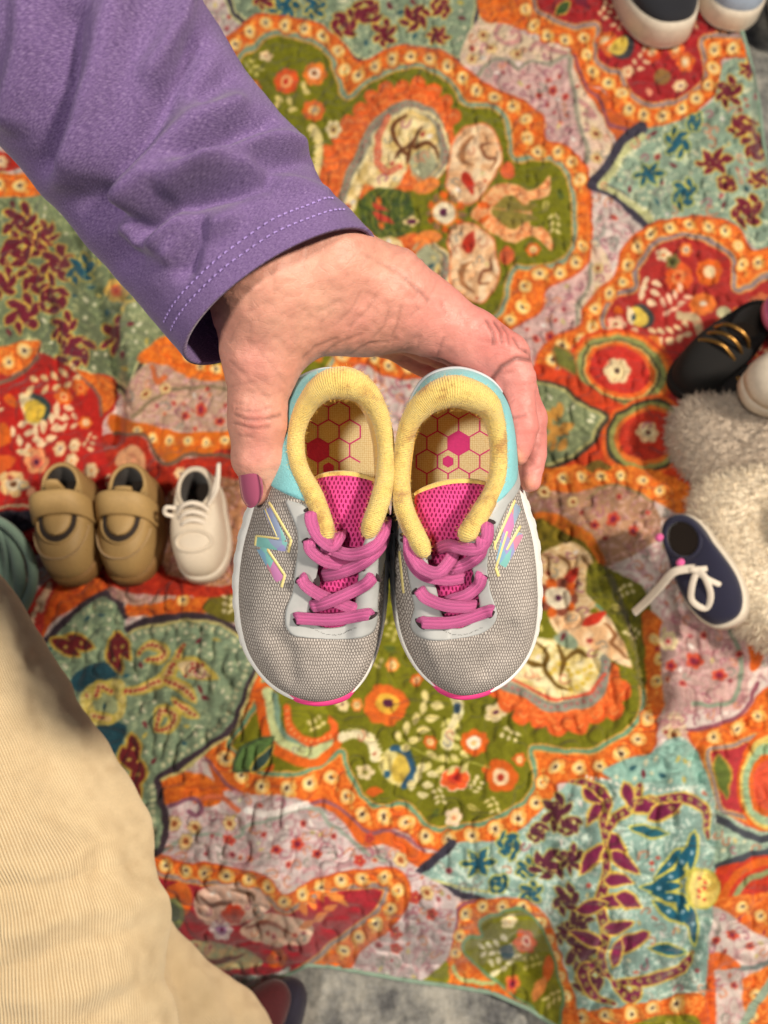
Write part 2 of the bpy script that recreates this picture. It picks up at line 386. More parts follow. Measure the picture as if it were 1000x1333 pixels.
# --- red lobe, top right
O = [(671, -4), (686, 27), (710, 51), (744, 66), (761, 104), (787, 114), (800, 146), (826, 161), (854, 166), (886, 159), (917, 135), (938, 112), (941, 76), (980, 73), (1060, 60), (1080, -120), (650, -140), (664, -60)]
I = [(695, -4), (716, 23), (752, 34), (779, 30), (778, 72), (792, 89), (810, 95), (818, 120), (836, 133), (856, 138), (886, 130), (910, 110), (919, 80), (918, 50), (970, 47), (1040, 36), (1050, -100), (680, -110)]
band(O, I, RED, (150, 128, 128)); beads([(680, 0), (702, 38), (732, 52), (764, 50), (766, 82), (786, 103), (806, 112), (814, 140), (842, 150), (872, 150), (905, 128), (926, 100), (930, 68), (958, 62), (1000, 60)], 24, 8)
for q in ((790, 50), (800, 62), (868, 52), (882, 64), (893, 80)): flower(*q, 12, (226, 110, 46), (240, 190, 130), (240, 224, 190), 6)
dot(812, 62, 13, (60, 60, 64), 16, .6); dot(807, 60, 9, YELLOW, 12, .6); flower(850, 66, 14, ORED, (236, 150, 90), CREAM, 7); flower(818, 92, 8, (236, 190, 150), CREAM, ORED, 5)
fill([(852, 94), (862, 86), (872, 94), (868, 108), (856, 106)], (150, 110, 60)); spray(830, 84, 40, 4, 11, (232, 190, 150)); leaf(846, 118, 14, 9, 80, (238, 150, 120)); leaf(735, 10, 26, 12, 130, DGREEN, YELLOW); leaf(760, 0, 30, 14, 40, MAROON)
stroke([(746, 74), (764, 112), (780, 128), (796, 158), (822, 170)], 4, (150, 84, 100))
# --- teal leaf on the right
P = [(774, 241), (792, 216), (813, 184), (836, 166), (880, 160), (925, 132), (945, 80), (1000, 80), (1090, 120), (1080, 330), (990, 326), (960, 296), (904, 280), (846, 296), (812, 258)]
dotted(P, (158, 184, 162), (214, 218, 184)); stroke(P[:4], 16, SLATE); stroke([(774, 241), (812, 258), (846, 296)], 16, SLATE)
Q = np.array([(784, 240), (800, 218), (818, 192), (838, 176)], float); stroke(Q, 9, (200, 202, 148)); stroke([(784, 242), (816, 258), (846, 288)], 9, (200, 202, 148)); dots([(800, 228), (818, 200), (845, 184), (880, 176)], 7, 2, (232, 230, 196)); dots([(802, 246), (826, 262), (850, 284)], 7, 2, (232, 230, 196))
for q in ((846, 226, .7, 1.57), (884, 186, .75, 2.8), (893, 252, .7, .4), (905, 160, .5, .6)): maroon_sprig(*q, DTEAL, (196, 190, 80))
for q in ((930, 210, .85, 1.5), (948, 122, .85, .3), (966, 165, .7, 1.1), (974, 90, .5, .2), (985, 190, .8, 2.0), (975, 275, .9, .5), (990, 230, .6, 1.2), (945, 240, .5, 2.2)): maroon_sprig(*q)
# --- red lobe on the right with ring paisleys
O = [(841, 297), (868, 286), (904, 280), (940, 286), (965, 301), (980, 327), (1010, 322), (1080, 330), (1090, 560), (900, 600), (700, 560), (690, 495), (703, 456), (726, 436), (757, 424), (760, 404), (775, 380), (800, 358), (814, 318)]
I = [(868, 312), (898, 307), (928, 315), (952, 338), (959, 373), (972, 372), (1010, 356), (1070, 360), (1070, 540), (900, 570), (730, 540), (722, 480), (742, 452), (796, 450), (787, 420), (793, 397), (806, 384), (829, 377), (830, 350), (844, 328)]
band(O, I, (184, 50, 46), (140, 124, 126)); beads([(712, 478), (732, 448), (770, 436), (774, 408), (786, 390), (815, 366), (822, 336), (840, 312), (870, 298), (905, 292), (938, 300), (960, 318), (970, 350), (1000, 340)], 25, 8)
flower(863, 334, 9, (240, 206, 170), CREAM, ORED, 5); flower(922, 352, 17, ORANGE, (244, 214, 170), CREAM, 8); flower(884, 362, 18, (226, 96, 40), (234, 140, 80), ORED, 9); flower(914, 396, 17, (226, 120, 50), (210, 120, 60), (210, 200, 180), 8); flower(875, 343, 10, (130, 110, 60), DGREEN, BROWN, 5)
spray(842, 390, 60, 3, 15, (244, 214, 176)); spray(866, 400, 20, 4, 14, (240, 196, 166)); spray(850, 440, -10, 5, 14, (240, 206, 160)); stroke([(802, 450), (820, 446), (828, 432)], 9, (240, 190, 150)); flower(805, 422, 12, (240, 190, 160), CREAM, RED, 5)
dot(838, 412, 13, (62, 66, 66), 17, -.5); dot(832, 413, 11, YELLOW, 14, -.5); fill([(820, 400), (828, 408), (826, 424), (818, 414)], (240, 220, 180)); dot(827, 413, 3, (60, 90, 110)); leaf(808, 404, 14, 9, 20, ORANGE)
stroke([(886, 410), (904, 416), (912, 432)], 12, (206, 180, 140)); dot(940, 408, 9, (196, 190, 150)); flower(990, 400, 20, (200, 110, 70), (180, 180, 160), (120, 130, 140), 8); flower(846, 458, 20, (232, 128, 56), (206, 70, 44), PURPLE, 6)
ring_paisley(808, 482, 72, 52, [(1, (214, 76, 34)), (.92, (236, 130, 50)), (.84, (150, 156, 92)), (.74, (70, 66, 48)), (.70, (208, 190, 110)), (.66, (226, 108, 42)), (.56, (196, 50, 40))], .25)
flower(806, 484, 17, (240, 216, 170), CREAM, (80, 60, 50), 6)
leaf(735, 470, 46, 20, 60, (110, 112, 50), (160, 110, 60))
# --- sage leaf and second ring between hand and fur slipper
fill([(690, 480), (740, 490), (800, 520), (900, 560), (900, 640), (780, 620), (690, 610)], (206, 70, 34), ORED, .8)
ring_paisley(842, 566, 62, 50, [(1, (224, 100, 40)), (.9, (60, 60, 44)), (.82, (150, 150, 84)), (.72, (232, 120, 48)), (.62, (198, 56, 36))], -.4); flower(842, 564, 15, (236, 200, 150), CREAM, (100, 60, 50), 6)
P = [(640, 500), (703, 497), (732, 505), (762, 526), (792, 541), (776, 564), (754, 592), (724, 604), (690, 606), (640, 600)]
dotted(P, (140, 152, 112), (166, 172, 128)); stroke(P, 5, (74, 66, 52), closed=True); stroke(np.array(P) * .93 + (50, 38), 3, (190, 184, 120), closed=True); spray(716, 556, 20, 3, 22, (206, 150, 70)); spray(712, 566, -20, 3, 18, (196, 140, 66))
fill([(690, 608), (730, 606), (790, 604), (860, 612), (905, 640), (890, 668), (830, 640), (770, 650), (700, 650)], (222, 112, 36), (236, 140, 50), .8); leaf(782, 608, 34, 20, 0, (120, 96, 40)); beads([(720, 622), (770, 620), (830, 622), (880, 648)], 26, 7)
mot([(690, 640), (740, 640), (800, 634), (850, 650), (862, 700), (830, 720), (780, 740), (730, 700), (690, 690)], (196, 150, 116)); blooms(800, 676, 1.2); stroke([(764, 650), (800, 632), (850, 650)], 4, (150, 130, 90)); star(710, 640, 8); star(744, 652, 7)
fill([(690, 668), (730, 672), (765, 690), (790, 730), (776, 742), (740, 702), (690, 688)], (228, 136, 44), (216, 104, 36), .8)
fill([(690, 684), (730, 690), (770, 716), (790, 770), (760, 800), (690, 800)], (112, 100, 26), (140, 120, 34), .8)
# --- bottom green medallion
O = [(850, 880), (856, 930), (856, 960), (832, 992), (796, 1014), (748, 1020), (728, 1022), (724, 1038), (696, 1070), (662, 1091), (611, 1100), (556, 1104), (530, 1084), (510, 1076), (478, 1080), (450, 1058), (423, 1041), (389, 1045), (345, 1041), (300, 1024), (272, 992), (262, 960), (330, 900), (370, 780), (500, 720), (700, 730), (820, 800)]
I = [(834, 890), (830, 938), (796, 965), (755, 981), (702, 973), (692, 980), (697, 1016), (679, 1047), (638, 1070), (596, 1077), (558, 1076), (540, 1060), (526, 1047), (496, 1051), (471, 1034), (455, 1006), (447, 980), (420, 997), (379, 1011), (345, 1006), (318, 990), (297, 966), (340, 905), (380, 790), (500, 740), (690, 740), (800, 810)]
fill([(270, 985), (300, 1020), (345, 1040), (390, 1046), (424, 1042), (452, 1060), (480, 1082), (512, 1080), (552, 1110), (592, 1098), (570, 1122), (545, 1130), (505, 1100), (470, 1100), (430, 1064), (350, 1062), (290, 1040)], (226, 108, 46), ORANGE, .8)
band(O, I, OLIVE, (110, 150, 120)); beads([(284, 976), (308, 1006), (345, 1024), (384, 1028), (424, 1014), (440, 1022), (460, 1048), (484, 1066), (520, 1062), (545, 1086), (590, 1090), (640, 1082), (680, 1064), (706, 1034), (712, 1000), (744, 1002), (780, 998), (818, 976), (842, 944), (846, 905)], 31, 9.5)
stroke([(270, 990), (300, 1026), (345, 1043), (390, 1047), (424, 1043), (452, 1061), (480, 1083), (512, 1080), (552, 1108)], 4, (150, 96, 110))
# crescent, leaf and flowers inside it
stroke([(346, 905), (352, 950), (376, 978), (410, 984), (430, 968)], 30, ORANGE); stroke([(352, 905), (360, 948), (380, 970), (408, 976), (424, 968)], 18, (196, 206, 150)); stroke([(358, 905), (366, 942), (384, 962), (408, 968)], 8, (128, 160, 140)); stroke([(374, 920), (382, 950), (404, 966), (428, 960), (432, 944), (424, 936)], 9, (234, 106, 44)); dot(404, 930, 22, OLIVE, 26); dots([(374, 920), (382, 950), (404, 966), (428, 960)], 8, 1.6, (246, 180, 110))
leaf(330, 980, 66, 28, -42, (96, 128, 70), (70, 90, 60)); leaf(342, 986, 44, 14, -52, (60, 84, 80), YELLOW); leaf(352, 1000, 14, 9, -52, ORANGE)
stroke([(444, 962), (464, 955), (486, 962), (492, 984)], 14, (244, 232, 190)); dots([(446, 956), (466, 949), (490, 956), (498, 984)], 6, 2, OLIVE)
fill([(494, 1000), (504, 974), (518, 986), (534, 1000), (528, 1024), (514, 1018)], (240, 226, 150)); dot(524, 1000, 14, YELLOW, 19, -.2); stroke([(510, 974), (530, 982), (540, 1004), (530, 1024)], 9, (52, 96, 128)); dots([(508, 970), (532, 978), (545, 1004), (534, 1026)], 6, 2.2, (40, 80, 110)); dot(505, 1006, 5, (50, 100, 130))
flower(503, 916, 27, (230, 112, 40), (240, 190, 70), PURPLE, 9); flower(594, 1014, 17, (236, 100, 44), (210, 70, 40), (160, 40, 40), 7, edge=(244, 214, 190)); flower(620, 966, 19, ORANGE, (250, 238, 216), (220, 190, 130), 8); flower(653, 1010, 20, ORANGE, (246, 214, 170), (190, 60, 40), 6); flower(644, 926, 14, CREAM, (240, 210, 150), PURPLE, 5); flower(476, 1004, 12, CREAM, (226, 210, 150), OLIVE, 5); leaf(490, 1030, 26, 13, 0, ORANGE); flower(592, 1064, 12, (246, 220, 190), CREAM, (226, 140, 100), 5); leaf(634, 1002, 12, 10, 30, ORANGE)
spray(524, 965, 30, 5, 19, (236, 220, 150), 16); spray(560, 990, -20, 4, 17, (228, 216, 140), 15); spray(545, 1030, 50, 3, 18, (238, 226, 170), 14); spray(586, 968, 70, 3, 16, (222, 214, 130), 13); stroke([(590, 900), (596, 930), (582, 970)], 12, (238, 226, 176)); dot(594, 922, 5, (60, 84, 110), 8); stroke([(520, 960), (560, 985), (600, 990), (640, 1000)], 1.8, (180, 180, 80))
# plumes hanging over the medallion's right end
fr = [(640, 880), (652, 905), (680, 930), (705, 936), (742, 950), (768, 932), (792, 930), (806, 908), (808, 880), (790, 862), (700, 850)]
for x, y in along(fr[:9], 26): dot(x, y, 14, (234, 104, 44)); stroke([(x - 6, y), (x, y + 6), (x + 6, y)], 1.8, (248, 160, 90))
fill(fr, (234, 104, 44), (244, 134, 66), .8)
pl = [(620, 860), (652, 886), (690, 908), (728, 920), (762, 914), (786, 890), (788, 860), (764, 838), (711, 830), (670, 830)]
fill(pl, (236, 214, 140), (246, 232, 184), 1, n=N2); stroke(pl[:7], 14, (150, 150, 136)); dots(pl[:7], 8, 2, (190, 110, 110)); stroke(np.array(pl[:6], float) + (4, -10), 4, (226, 96, 70)); dots([(740, 900), (765, 890), (770, 868), (748, 880), (735, 862), (715, 885)], 9, 3.4, YELLOW)
for q in ([(700, 836), (714, 850), (712, 872), (726, 890), (744, 900)], [(728, 840), (736, 862), (732, 880)], [(736, 862), (752, 846), (764, 858)], [(690, 860), (706, 866)]): stroke(q, 7, (118, 88, 30), taper=True)
fill([(716, 796), (745, 792), (796, 806), (824, 842), (836, 872), (806, 866), (770, 846), (735, 832)], (238, 190, 140), (246, 216, 176), 1, n=N2); stroke([(786, 812), (798, 826), (796, 840), (816, 856)], 7, (150, 100, 60), taper=True); leaf(774, 804, 44, 15, -34, (200, 54, 34)); dot(738, 834, 16, (150, 168, 140), 8, .4)
fill([(690, 740), (730, 706), (764, 716), (778, 748), (770, 790), (736, 800), (700, 780)], (236, 196, 140), (244, 214, 170), 1); stroke([(730, 720), (742, 740), (736, 760)], 6, (140, 96, 56), taper=True); leaf(745, 752, 30, 14, -50, (196, 52, 34))
for k in range(10): a = k * math.pi / 5; dot(726 + 22 * math.cos(a), 778 + 17 * math.sin(a), 7, ORANGE if k % 2 else (150, 80, 60))
dot(726, 778, 18, (250, 236, 206), 13); dot(726, 778, 5, PURPLE)
fill([(770, 735), (800, 745), (840, 770), (850, 840), (836, 900), (815, 850), (790, 800), (764, 770)], (104, 104, 26), (128, 122, 30), .8)
# --- right-hand strip beyond the crease
fill([(836, 800), (862, 808), (872, 850), (868, 900), (856, 935), (842, 900)], ORANGE, (236, 132, 50), .8); beads([(848, 820), (856, 860), (852, 905)], 28, 8)
mot([(864, 806), (930, 800), (966, 810), (974, 880), (966, 918), (905, 925), (872, 948), (862, 900)], (214, 176, 170)); stroke([(952, 818), (964, 860), (954, 910), (900, 916)], 6, (146, 160, 140)); blooms(905, 860, 1.5); flower(871, 838, 14, CREAM, (240, 190, 170), RED, 6)
fill([(972, 810), (994, 820), (990, 862), (976, 870)], ORANGE); mot([(860, 940), (880, 930), (905, 960), (920, 1000), (890, 985)], (236, 210, 176)); star(880, 958, 9); star(900, 976, 8)
O = [(898, 956), (930, 944), (970, 930), (1000, 895), (1100, 880), (1100, 1090), (1000, 1080), (950, 1064), (925, 1040), (915, 1000)]
I = [(922, 980), (950, 968), (1000, 960), (1080, 950), (1080, 1070), (990, 1066), (940, 1056), (928, 1020)]
band(O, I, (196, 58, 66), (160, 140, 136), step=28); beads([(912, 962), (950, 950), (985, 935), (1010, 910)], 33, 9)
stroke([(898, 950), (935, 940), (968, 926), (985, 890)], 5, (150, 84, 100)); leaf(940, 1012, 56, 20, 80, (100, 116, 50), (190, 150, 60)); ring_paisley(1004, 1020, 46, 66, [(1, ORANGE), (.9, (226, 200, 110)), (.8, (160, 190, 150)), (.62, ORANGE), (.5, (220, 90, 60))])
fill([(920, 1050), (960, 1072), (1010, 1086), (1010, 1110), (950, 1130), (918, 1110)], (150, 176, 160), (180, 200, 176), .8); stroke([(930, 1064), (960, 1082), (1010, 1094)], 10, (70, 74, 84)); stroke([(930, 1130), (965, 1118), (1010, 1108)], 10, (70, 74, 84))
fill([(924, 1136), (965, 1122), (1080, 1110), (1080, 1190), (930, 1176)], (204, 58, 44), ORED, .8); stroke([(940, 1168), (960, 1138), (1000, 1124)], 10, ORANGE); stroke([(955, 1168), (972, 1146), (1010, 1136)], 7, (150, 160, 110))
fill([(926, 1172), (1080, 1160), (1080, 1240), (985, 1215), (950, 1190)], ORANGE, (240, 140, 60), .9); beads([(955, 1178), (985, 1192), (1010, 1205)], 26, 8); blooms(955, 1220, 1); stroke([(930, 1255), (965, 1262), (1010, 1250)], 7, (120, 132, 130)); fill([(920, 1240), (950, 1245), (965, 1262), (930, 1262)], ORANGE)
fill([(975, 1270), (1080, 1250), (1080, 1420), (985, 1420), (970, 1330)], ORANGE, (240, 150, 70), .9); beads([(985, 1280), (978, 1320), (980, 1380)], 30, 8); stroke([(1010, 1270), (980, 1310), (960, 1350)], 12, (150, 170, 150)); fill([(905, 1255), (930, 1262), (925, 1400), (890, 1400)], (214, 90, 40), ORANGE, .8)
# --- pale damask panel, bottom right
P = [(535, 1143), (589, 1098), (660, 1092), (726, 1036), (742, 1020), (800, 1016), (850, 975), (895, 965), (930, 1050), (930, 1160), (922, 1262), (908, 1310), (850, 1322), (760, 1330), (742, 1275), (722, 1215), (700, 1180), (665, 1168), (625, 1168), (580, 1157)]
dotted(P, (158, 194, 184), (222, 232, 220), .5); stroke([(535, 1143), (562, 1120), (590, 1096)], 12, SLATE); stroke([(535, 1143), (580, 1158), (630, 1172)], 11, SLATE); stroke([(548, 1144), (600, 1154), (650, 1160)], 4, (206, 206, 140))
fill([(790, 1000), (850, 978), (892, 968), (920, 1010), (900, 1022), (850, 1018), (800, 1016)], (140, 184, 172), (158, 196, 184), .8); dots([(760, 1014), (800, 1020), (850, 1026), (905, 1032)], 8, 2.6, (236, 240, 226))
for q in ((622, 1122, .8, 1.57), (662, 1100, .7, 2.6), (686, 1130, .6, .4), (650, 1150, .6, .8), (690, 1165, .6, .3)): maroon_sprig(*q, DTEAL, (206, 196, 80))
for q in ((725, 1060, .9, .2), (742, 1076, .6, 1), (715, 1125, 1.0, 1.2), (745, 1120, .7, .2), (735, 1170, .8, .4), (752, 1200, .8, 1.4), (735, 1215, .6, .3), (760, 1240, 1, .3), (768, 1275, .9, 1.0), (700, 1085, .6, 1)): maroon_sprig(*q, (96, 40, 62), (196, 190, 100))
arab = [[(742, 1020), (772, 1026), (790, 1044), (782, 1070), (786, 1092)], [(786, 1092), (800, 1066), (826, 1050), (850, 1042), (880, 1058)], [(835, 1020), (828, 1044), (806, 1064)], [(850, 1042), (890, 1040), (915, 1052), (924, 1090)], [(786, 1092), (790, 1130), (782, 1170), (790, 1210), (782, 1250), (800, 1280)], [(800, 1280), (840, 1276), (880, 1262), (902, 1238)], [(782, 1250), (760, 1262), (770, 1290), (800, 1306)], [(800, 1280), (822, 1300), (830, 1280)]]
for q in arab: stroke(q, 17, (222, 196, 90), taper=True)
for q in arab: stroke(q, 11, (126, 36, 76), taper=True)
for x, y, a, L in ((806, 1110, 60, 40), (814, 1124, 35, 34), (806, 1146, 10, 30), (770, 1120, 130, 34), (800, 1172, 0, 34), (820, 1172, 20, 28), (768, 1180, 170, 36), (806, 1206, -20, 34), (822, 1226, -35, 40), (804, 1240, -70, 30), (764, 1222, 200, 34), (842, 1050, 20, 40), (866, 1056, -30, 34), (822, 1034, 70, 30), (772, 1060, 120, 26), (770, 1040, 40, 24)):
    leaf(x, y, L * 1.3 + 7, L * .5 + 6, a, (230, 200, 90)); leaf(x, y, L * 1.3, L * .48, a, (130, 38, 80))
for q in arab: dots(q, 13, 3.2, (206, 190, 90)); dots(q, 13, 1.5, (116, 60, 90))
for k in range(9):
    a = math.radians(95 + k * 21); r = 48 if k % 2 == 0 else 38
    leaf(908 + r * math.cos(a), 1156 - r * math.sin(a), 58, 18, math.degrees(a), (220, 208, 90)); 
for k in range(9):
    a = math.radians(95 + k * 21); r = 48 if k % 2 == 0 else 38
    leaf(908 + r * math.cos(a), 1156 - r * math.sin(a), 50, 12, math.degrees(a), (28, 96, 122)); dot(908 + r * math.cos(a), 1156 - r * math.sin(a), 3, (150, 190, 206))
dot(914, 1156, 24, (206, 196, 90), 30); dot(916, 1156, 20, (246, 226, 130), 26); dots([(908, 1140), (922, 1150), (908, 1162), (920, 1172)], 9, 2.6, (214, 70, 60))
for x, y, a in ((845, 1082, 10), (868, 1236, 10)): leaf(x, y, 56, 17, a, (214, 204, 90)); leaf(x, y, 48, 11, a, (34, 100, 120))
fill([(700, 1330), (745, 1320), (800, 1312), (860, 1302), (912, 1294), (912, 1322), (850, 1334), (790, 1346), (720, 1360)], ORANGE, (242, 150, 70), .9); beads([(745, 1326), (800, 1322), (850, 1312), (905, 1306)], 30, 9); fill([(720, 1352), (800, 1340), (905, 1322), (905, 1420), (720, 1420)], OLIVE, (146, 140, 40), .8)
# --- green heart at the hem
fill([(560, 1270), (588, 1210), (594, 1182), (628, 1170), (668, 1170), (702, 1184), (722, 1214), (732, 1250), (745, 1285), (760, 1340), (740, 1380), (560, 1330)], ORANGE, (242, 144, 60), .9); stroke([(570, 1262), (592, 1210), (598, 1184), (630, 1172)], 5, (150, 84, 104)); beads([(590, 1255), (600, 1212), (612, 1190), (640, 1178), (690, 1188), (714, 1222), (726, 1262), (740, 1310)], 26, 8)
P = [(628, 1199), (664, 1184), (694, 1196), (712, 1222), (724, 1266), (734, 1320), (720, 1350), (690, 1310), (652, 1284), (622, 1260), (602, 1234), (610, 1217), (630, 1217)]
fill(P, OLIVE, (130, 130, 26), .8); stroke(P, 4, (110, 150, 110), closed=True); spray(628, 1236, 0, 4, 13, (238, 232, 200)); spray(640, 1262, 20, 4, 13, (236, 230, 190)); flower(664, 1200, 10, CREAM, (240, 220, 180), (230, 190, 120), 5); flower(682, 1228, 16, (224, 96, 40), (240, 190, 170), RED, 6); leaf(710, 1265, 40, 16, 100, ORANGE); dot(658, 1240, 9, (44, 84, 100), 11); flower(668, 1282, 12, (224, 120, 60), (200, 60, 70), PURPLE, 5); leaf(700, 1290, 36, 14, 110, (236, 150, 80)); stroke([(590, 1262), (600, 1274), (640, 1280)], 5, (190, 206, 140)); fill([(555, 1265), (575, 1250), (586, 1270), (570, 1290), (550, 1290)], (140, 140, 40))
# --- pale field with scrolls, lower left
mot([(210, 1040), (300, 1030), (420, 1050), (470, 1100), (540, 1135), (590, 1165), (590, 1210), (560, 1270), (420, 1270), (400, 1160), (210, 1110)], (232, 216, 216))
P = [(200, 1112), (250, 1090), (312, 1088), (318, 1076), (352, 1066), (408, 1050), (434, 1078), (465, 1100), (500, 1120)]; stroke(P, 5, (156, 168, 156)); blooms(385, 1098, 1.3)
fill([(206, 1016), (250, 1004), (290, 1030), (270, 1052), (240, 1040), (216, 1050)], ORANGE, (238, 130, 44), .8); stroke([(220, 1052), (250, 1040), (262, 1052), (254, 1064), (244, 1058)], 6, (150, 96, 120)); stroke([(262, 1040), (285, 1036), (310, 1052)], 7, (226, 120, 80)); stroke([(320, 1052), (350, 1060), (400, 1046)], 8, (244, 236, 232))
for q in ((226, 1074), (252, 1080), (300, 1070), (240, 1098)): star(*q, 9)
for q in ((300, 1092), (470, 1118), (540, 1170), (515, 1215), (515, 1235), (480, 1090), (560, 1190)): flower(*q, 8, (206, 80, 60), (160, 40, 60), (226, 140, 60), 5)
star(520, 1120, 9); star(556, 1165, 8)
# --- red lobe at the hem, lower left
O = [(150, 1090), (199, 1107), (244, 1124), (308, 1130), (346, 1146), (369, 1162), (404, 1148), (452, 1134), (490, 1128), (514, 1133), (532, 1150), (530, 1178), (512, 1206), (470, 1240), (410, 1300), (200, 1330), (150, 1240)]
I = [(160, 1118), (206, 1134), (244, 1148), (308, 1152), (346, 1170), (369, 1184), (404, 1168), (452, 1155), (496, 1152), (500, 1166), (488, 1192), (436, 1228), (390, 1262), (300, 1290), (180, 1290)]
band(O, I, (186, 46, 60), (150, 134, 132)); beads([(205, 1119), (245, 1136), (308, 1142), (348, 1158), (372, 1172), (404, 1158), (452, 1146), (498, 1141), (516, 1156), (508, 1186), (476, 1216), (430, 1254)], 27, 8.5)
fill([(252, 1180), (262, 1160), (300, 1152), (335, 1164), (350, 1185), (320, 1200), (270, 1205)], (238, 206, 190), (230, 190, 170), 1); stroke([(262, 1168), (278, 1178), (300, 1172)], 6, (120, 80, 66), taper=True); stroke([(300, 1160), (326, 1166), (330, 1176)], 5, (120, 90, 70), taper=True); flower(302, 1188, 14, (214, 70, 40), ORED, (170, 40, 40), 6); flower(286, 1212, 15, (230, 214, 216), (160, 120, 160), PURPLE, 6)
fill([(310, 1215), (350, 1190), (400, 1200), (402, 1225), (350, 1232)], (232, 206, 180), (222, 180, 160), 1); stroke([(320, 1210), (350, 1204), (380, 1216)], 6, (150, 70, 40), taper=True); spray(396, 1192, 20, 4, 20, (238, 140, 66), 16); leaf(440, 1172, 34, 12, 40, (240, 150, 70)); fill([(210, 1160), (236, 1150), (250, 1170), (240, 1190), (212, 1180)], (230, 120, 50), ORANGE, .8); dot(220, 1190, 20, (130, 140, 90)); dot(222, 1188, 12, (90, 104, 80))
fill([(216, 1220), (260, 1226), (330, 1240), (345, 1254), (300, 1262), (240, 1250)], (190, 196, 150), (210, 180, 130), 1); stroke([(240, 1236), (280, 1250), (320, 1244)], 6, (120, 60, 50), taper=True); flower(362, 1246, 12, ORANGE, (230, 120, 70), RED, 6); fill([(300, 1272), (350, 1268), (376, 1258), (360, 1290), (300, 1296)], (170, 196, 186), (210, 200, 200), 1)
# --- sage leaf at the left
P = [(166, 816), (197, 805), (258, 802), (300, 811), (338, 850), (328, 893), (302, 944), (258, 985), (208, 1010), (206, 1030), (214, 1064), (212, 1092), (196, 1108), (120, 1080), (60, 900), (56, 838), (98, 796), (132, 771), (150, 778), (162, 800)]
dotted(P, (140, 162, 132), (170, 184, 146)); stroke(P[:-5], 9, (66, 52, 62)); stroke(P[-5:], 8, (66, 52, 62)); stroke(np.array(P[:9]) + (0, 6), 4, (206, 196, 130)); 
dots([(176, 824), (210, 816), (258, 814), (296, 824), (324, 855), (316, 890), (292, 936), (254, 974), (206, 998)], 10, 3.2, (204, 206, 166)); dots([(196, 1020), (200, 1060), (198, 1090)], 9, 3.2, (204, 206, 166)); dots([(108, 800), (132, 782), (150, 792)], 8, 2.4, (204, 206, 166))
fill([(92, 884), (110, 866), (140, 862), (150, 878), (130, 892), (100, 900)], (38, 78, 92)); fill([(120, 950), (150, 940), (162, 950), (150, 980), (130, 976)], (38, 78, 92))
fill([(104, 906), (124, 886), (154, 884), (164, 910), (156, 936), (130, 948), (110, 936)], (206, 188, 96), (222, 206, 130), 1); dot(136, 916, 16, (150, 160, 120), 18)
for P2 in ([(160, 902), (190, 896), (214, 884), (228, 864), (242, 838)], [(214, 884), (240, 896), (256, 910)], [(180, 850), (196, 840), (214, 850), (206, 862), (190, 860)], [(226, 910), (246, 924), (258, 932)], [(200, 950), (210, 926), (228, 930), (220, 946), (200, 950)], [(124, 906), (130, 890), (146, 900)], [(120, 932), (140, 936)]):
    stroke(P2, 17, (206, 184, 84), taper=True)
    stroke(P2, 9, (226, 196, 130), taper=True); dots(P2, 6, 2.3, (160, 44, 44))
leaf(258, 872, 66, 30, 22, (210, 188, 90)); leaf(254, 873, 48, 22, 22, (228, 204, 160)); dots([(240, 882), (252, 872), (266, 866), (250, 866), (258, 880)], 7, 2.3, (160, 44, 44))
for x, y, a in ((152, 842, 100), (150, 858, 70), (104, 836, 20), (84, 842, 30), (172, 975, 80), (166, 990, 60), (180, 1010, 95), (176, 1030, 80), (160, 840, 60)): leaf(x, y, 46, 24, a, (200, 168, 70)); 
for x, y, a in ((152, 842, 100), (150, 858, 70), (104, 836, 20), (84, 842, 30), (172, 975, 80), (166, 990, 60), (180, 1010, 95), (176, 1030, 80), (160, 840, 60)): leaf(x, y, 38, 17, a, (112, 34, 40)); dot(x, y, 3, (190, 160, 80))
fill([(168, 800), (162, 790), (168, 772), (230, 782), (330, 760), (330, 800), (258, 797), (197, 800)], (226, 100, 36), (236, 130, 40), .8); mot([(140, 765), (170, 752), (230, 752), (270, 764), (240, 778), (170, 786)], (220, 180, 160)); fill([(262, 790), (290, 760), (330, 750), (340, 800), (300, 806)], (112, 104, 30)); beads([(232, 792), (250, 770), (280, 752)], 22, 7)
fill([(50, 790), (80, 760), (130, 745), (150, 760), (120, 775), (70, 810), (55, 830)], (212, 84, 30), (226, 110, 36), .8); fill([(30, 810), (50, 770), (76, 756), (60, 800), (52, 838)], (196, 60, 50)); dots([(40, 810), (56, 780), (66, 764), (52, 800)], 7, 4, (240, 206, 170))
# --- left side, behind the sleeve
damask([(-60, 240), (60, 246), (140, 300), (210, 360), (230, 420), (180, 476), (170, 520), (150, 500), (60, 470), (40, 446), (-60, 480)],
       [(25, 290, 1, .3), (50, 320, .8, 1.2), (20, 330, 1.0, .8), (45, 365, .9, 2), (75, 345, 1, .3), (30, 410, 1.0, .3), (70, 390, .9, .9), (85, 430, .8, .3), (100, 460, 1.0, 1.1), (60, 300, .7, 2), (5, 370, .8, .4), (150, 440, .9, .1), (105, 350, .8, .4, DTEAL)], (132, 146, 108), (176, 180, 130), (70, 60, 50), 5)
flower(150, 380, 16, (206, 170, 90), (214, 110, 60), (190, 60, 50), 6); flower(168, 405, 15, (214, 190, 110), (220, 130, 70), RED, 6); dotted([(160, 400), (205, 400), (212, 425), (176, 455), (160, 500), (152, 470)], (148, 160, 120), (180, 184, 140))
fill([(-60, 180), (20, 200), (30, 218), (-60, 222)], (190, 44, 30)); fill([(-60, 226), (40, 228), (60, 252), (-60, 254)], ORANGE, (238, 140, 50), .8); beads([(-40, 241), (10, 240), (50, 244)], 26, 8)
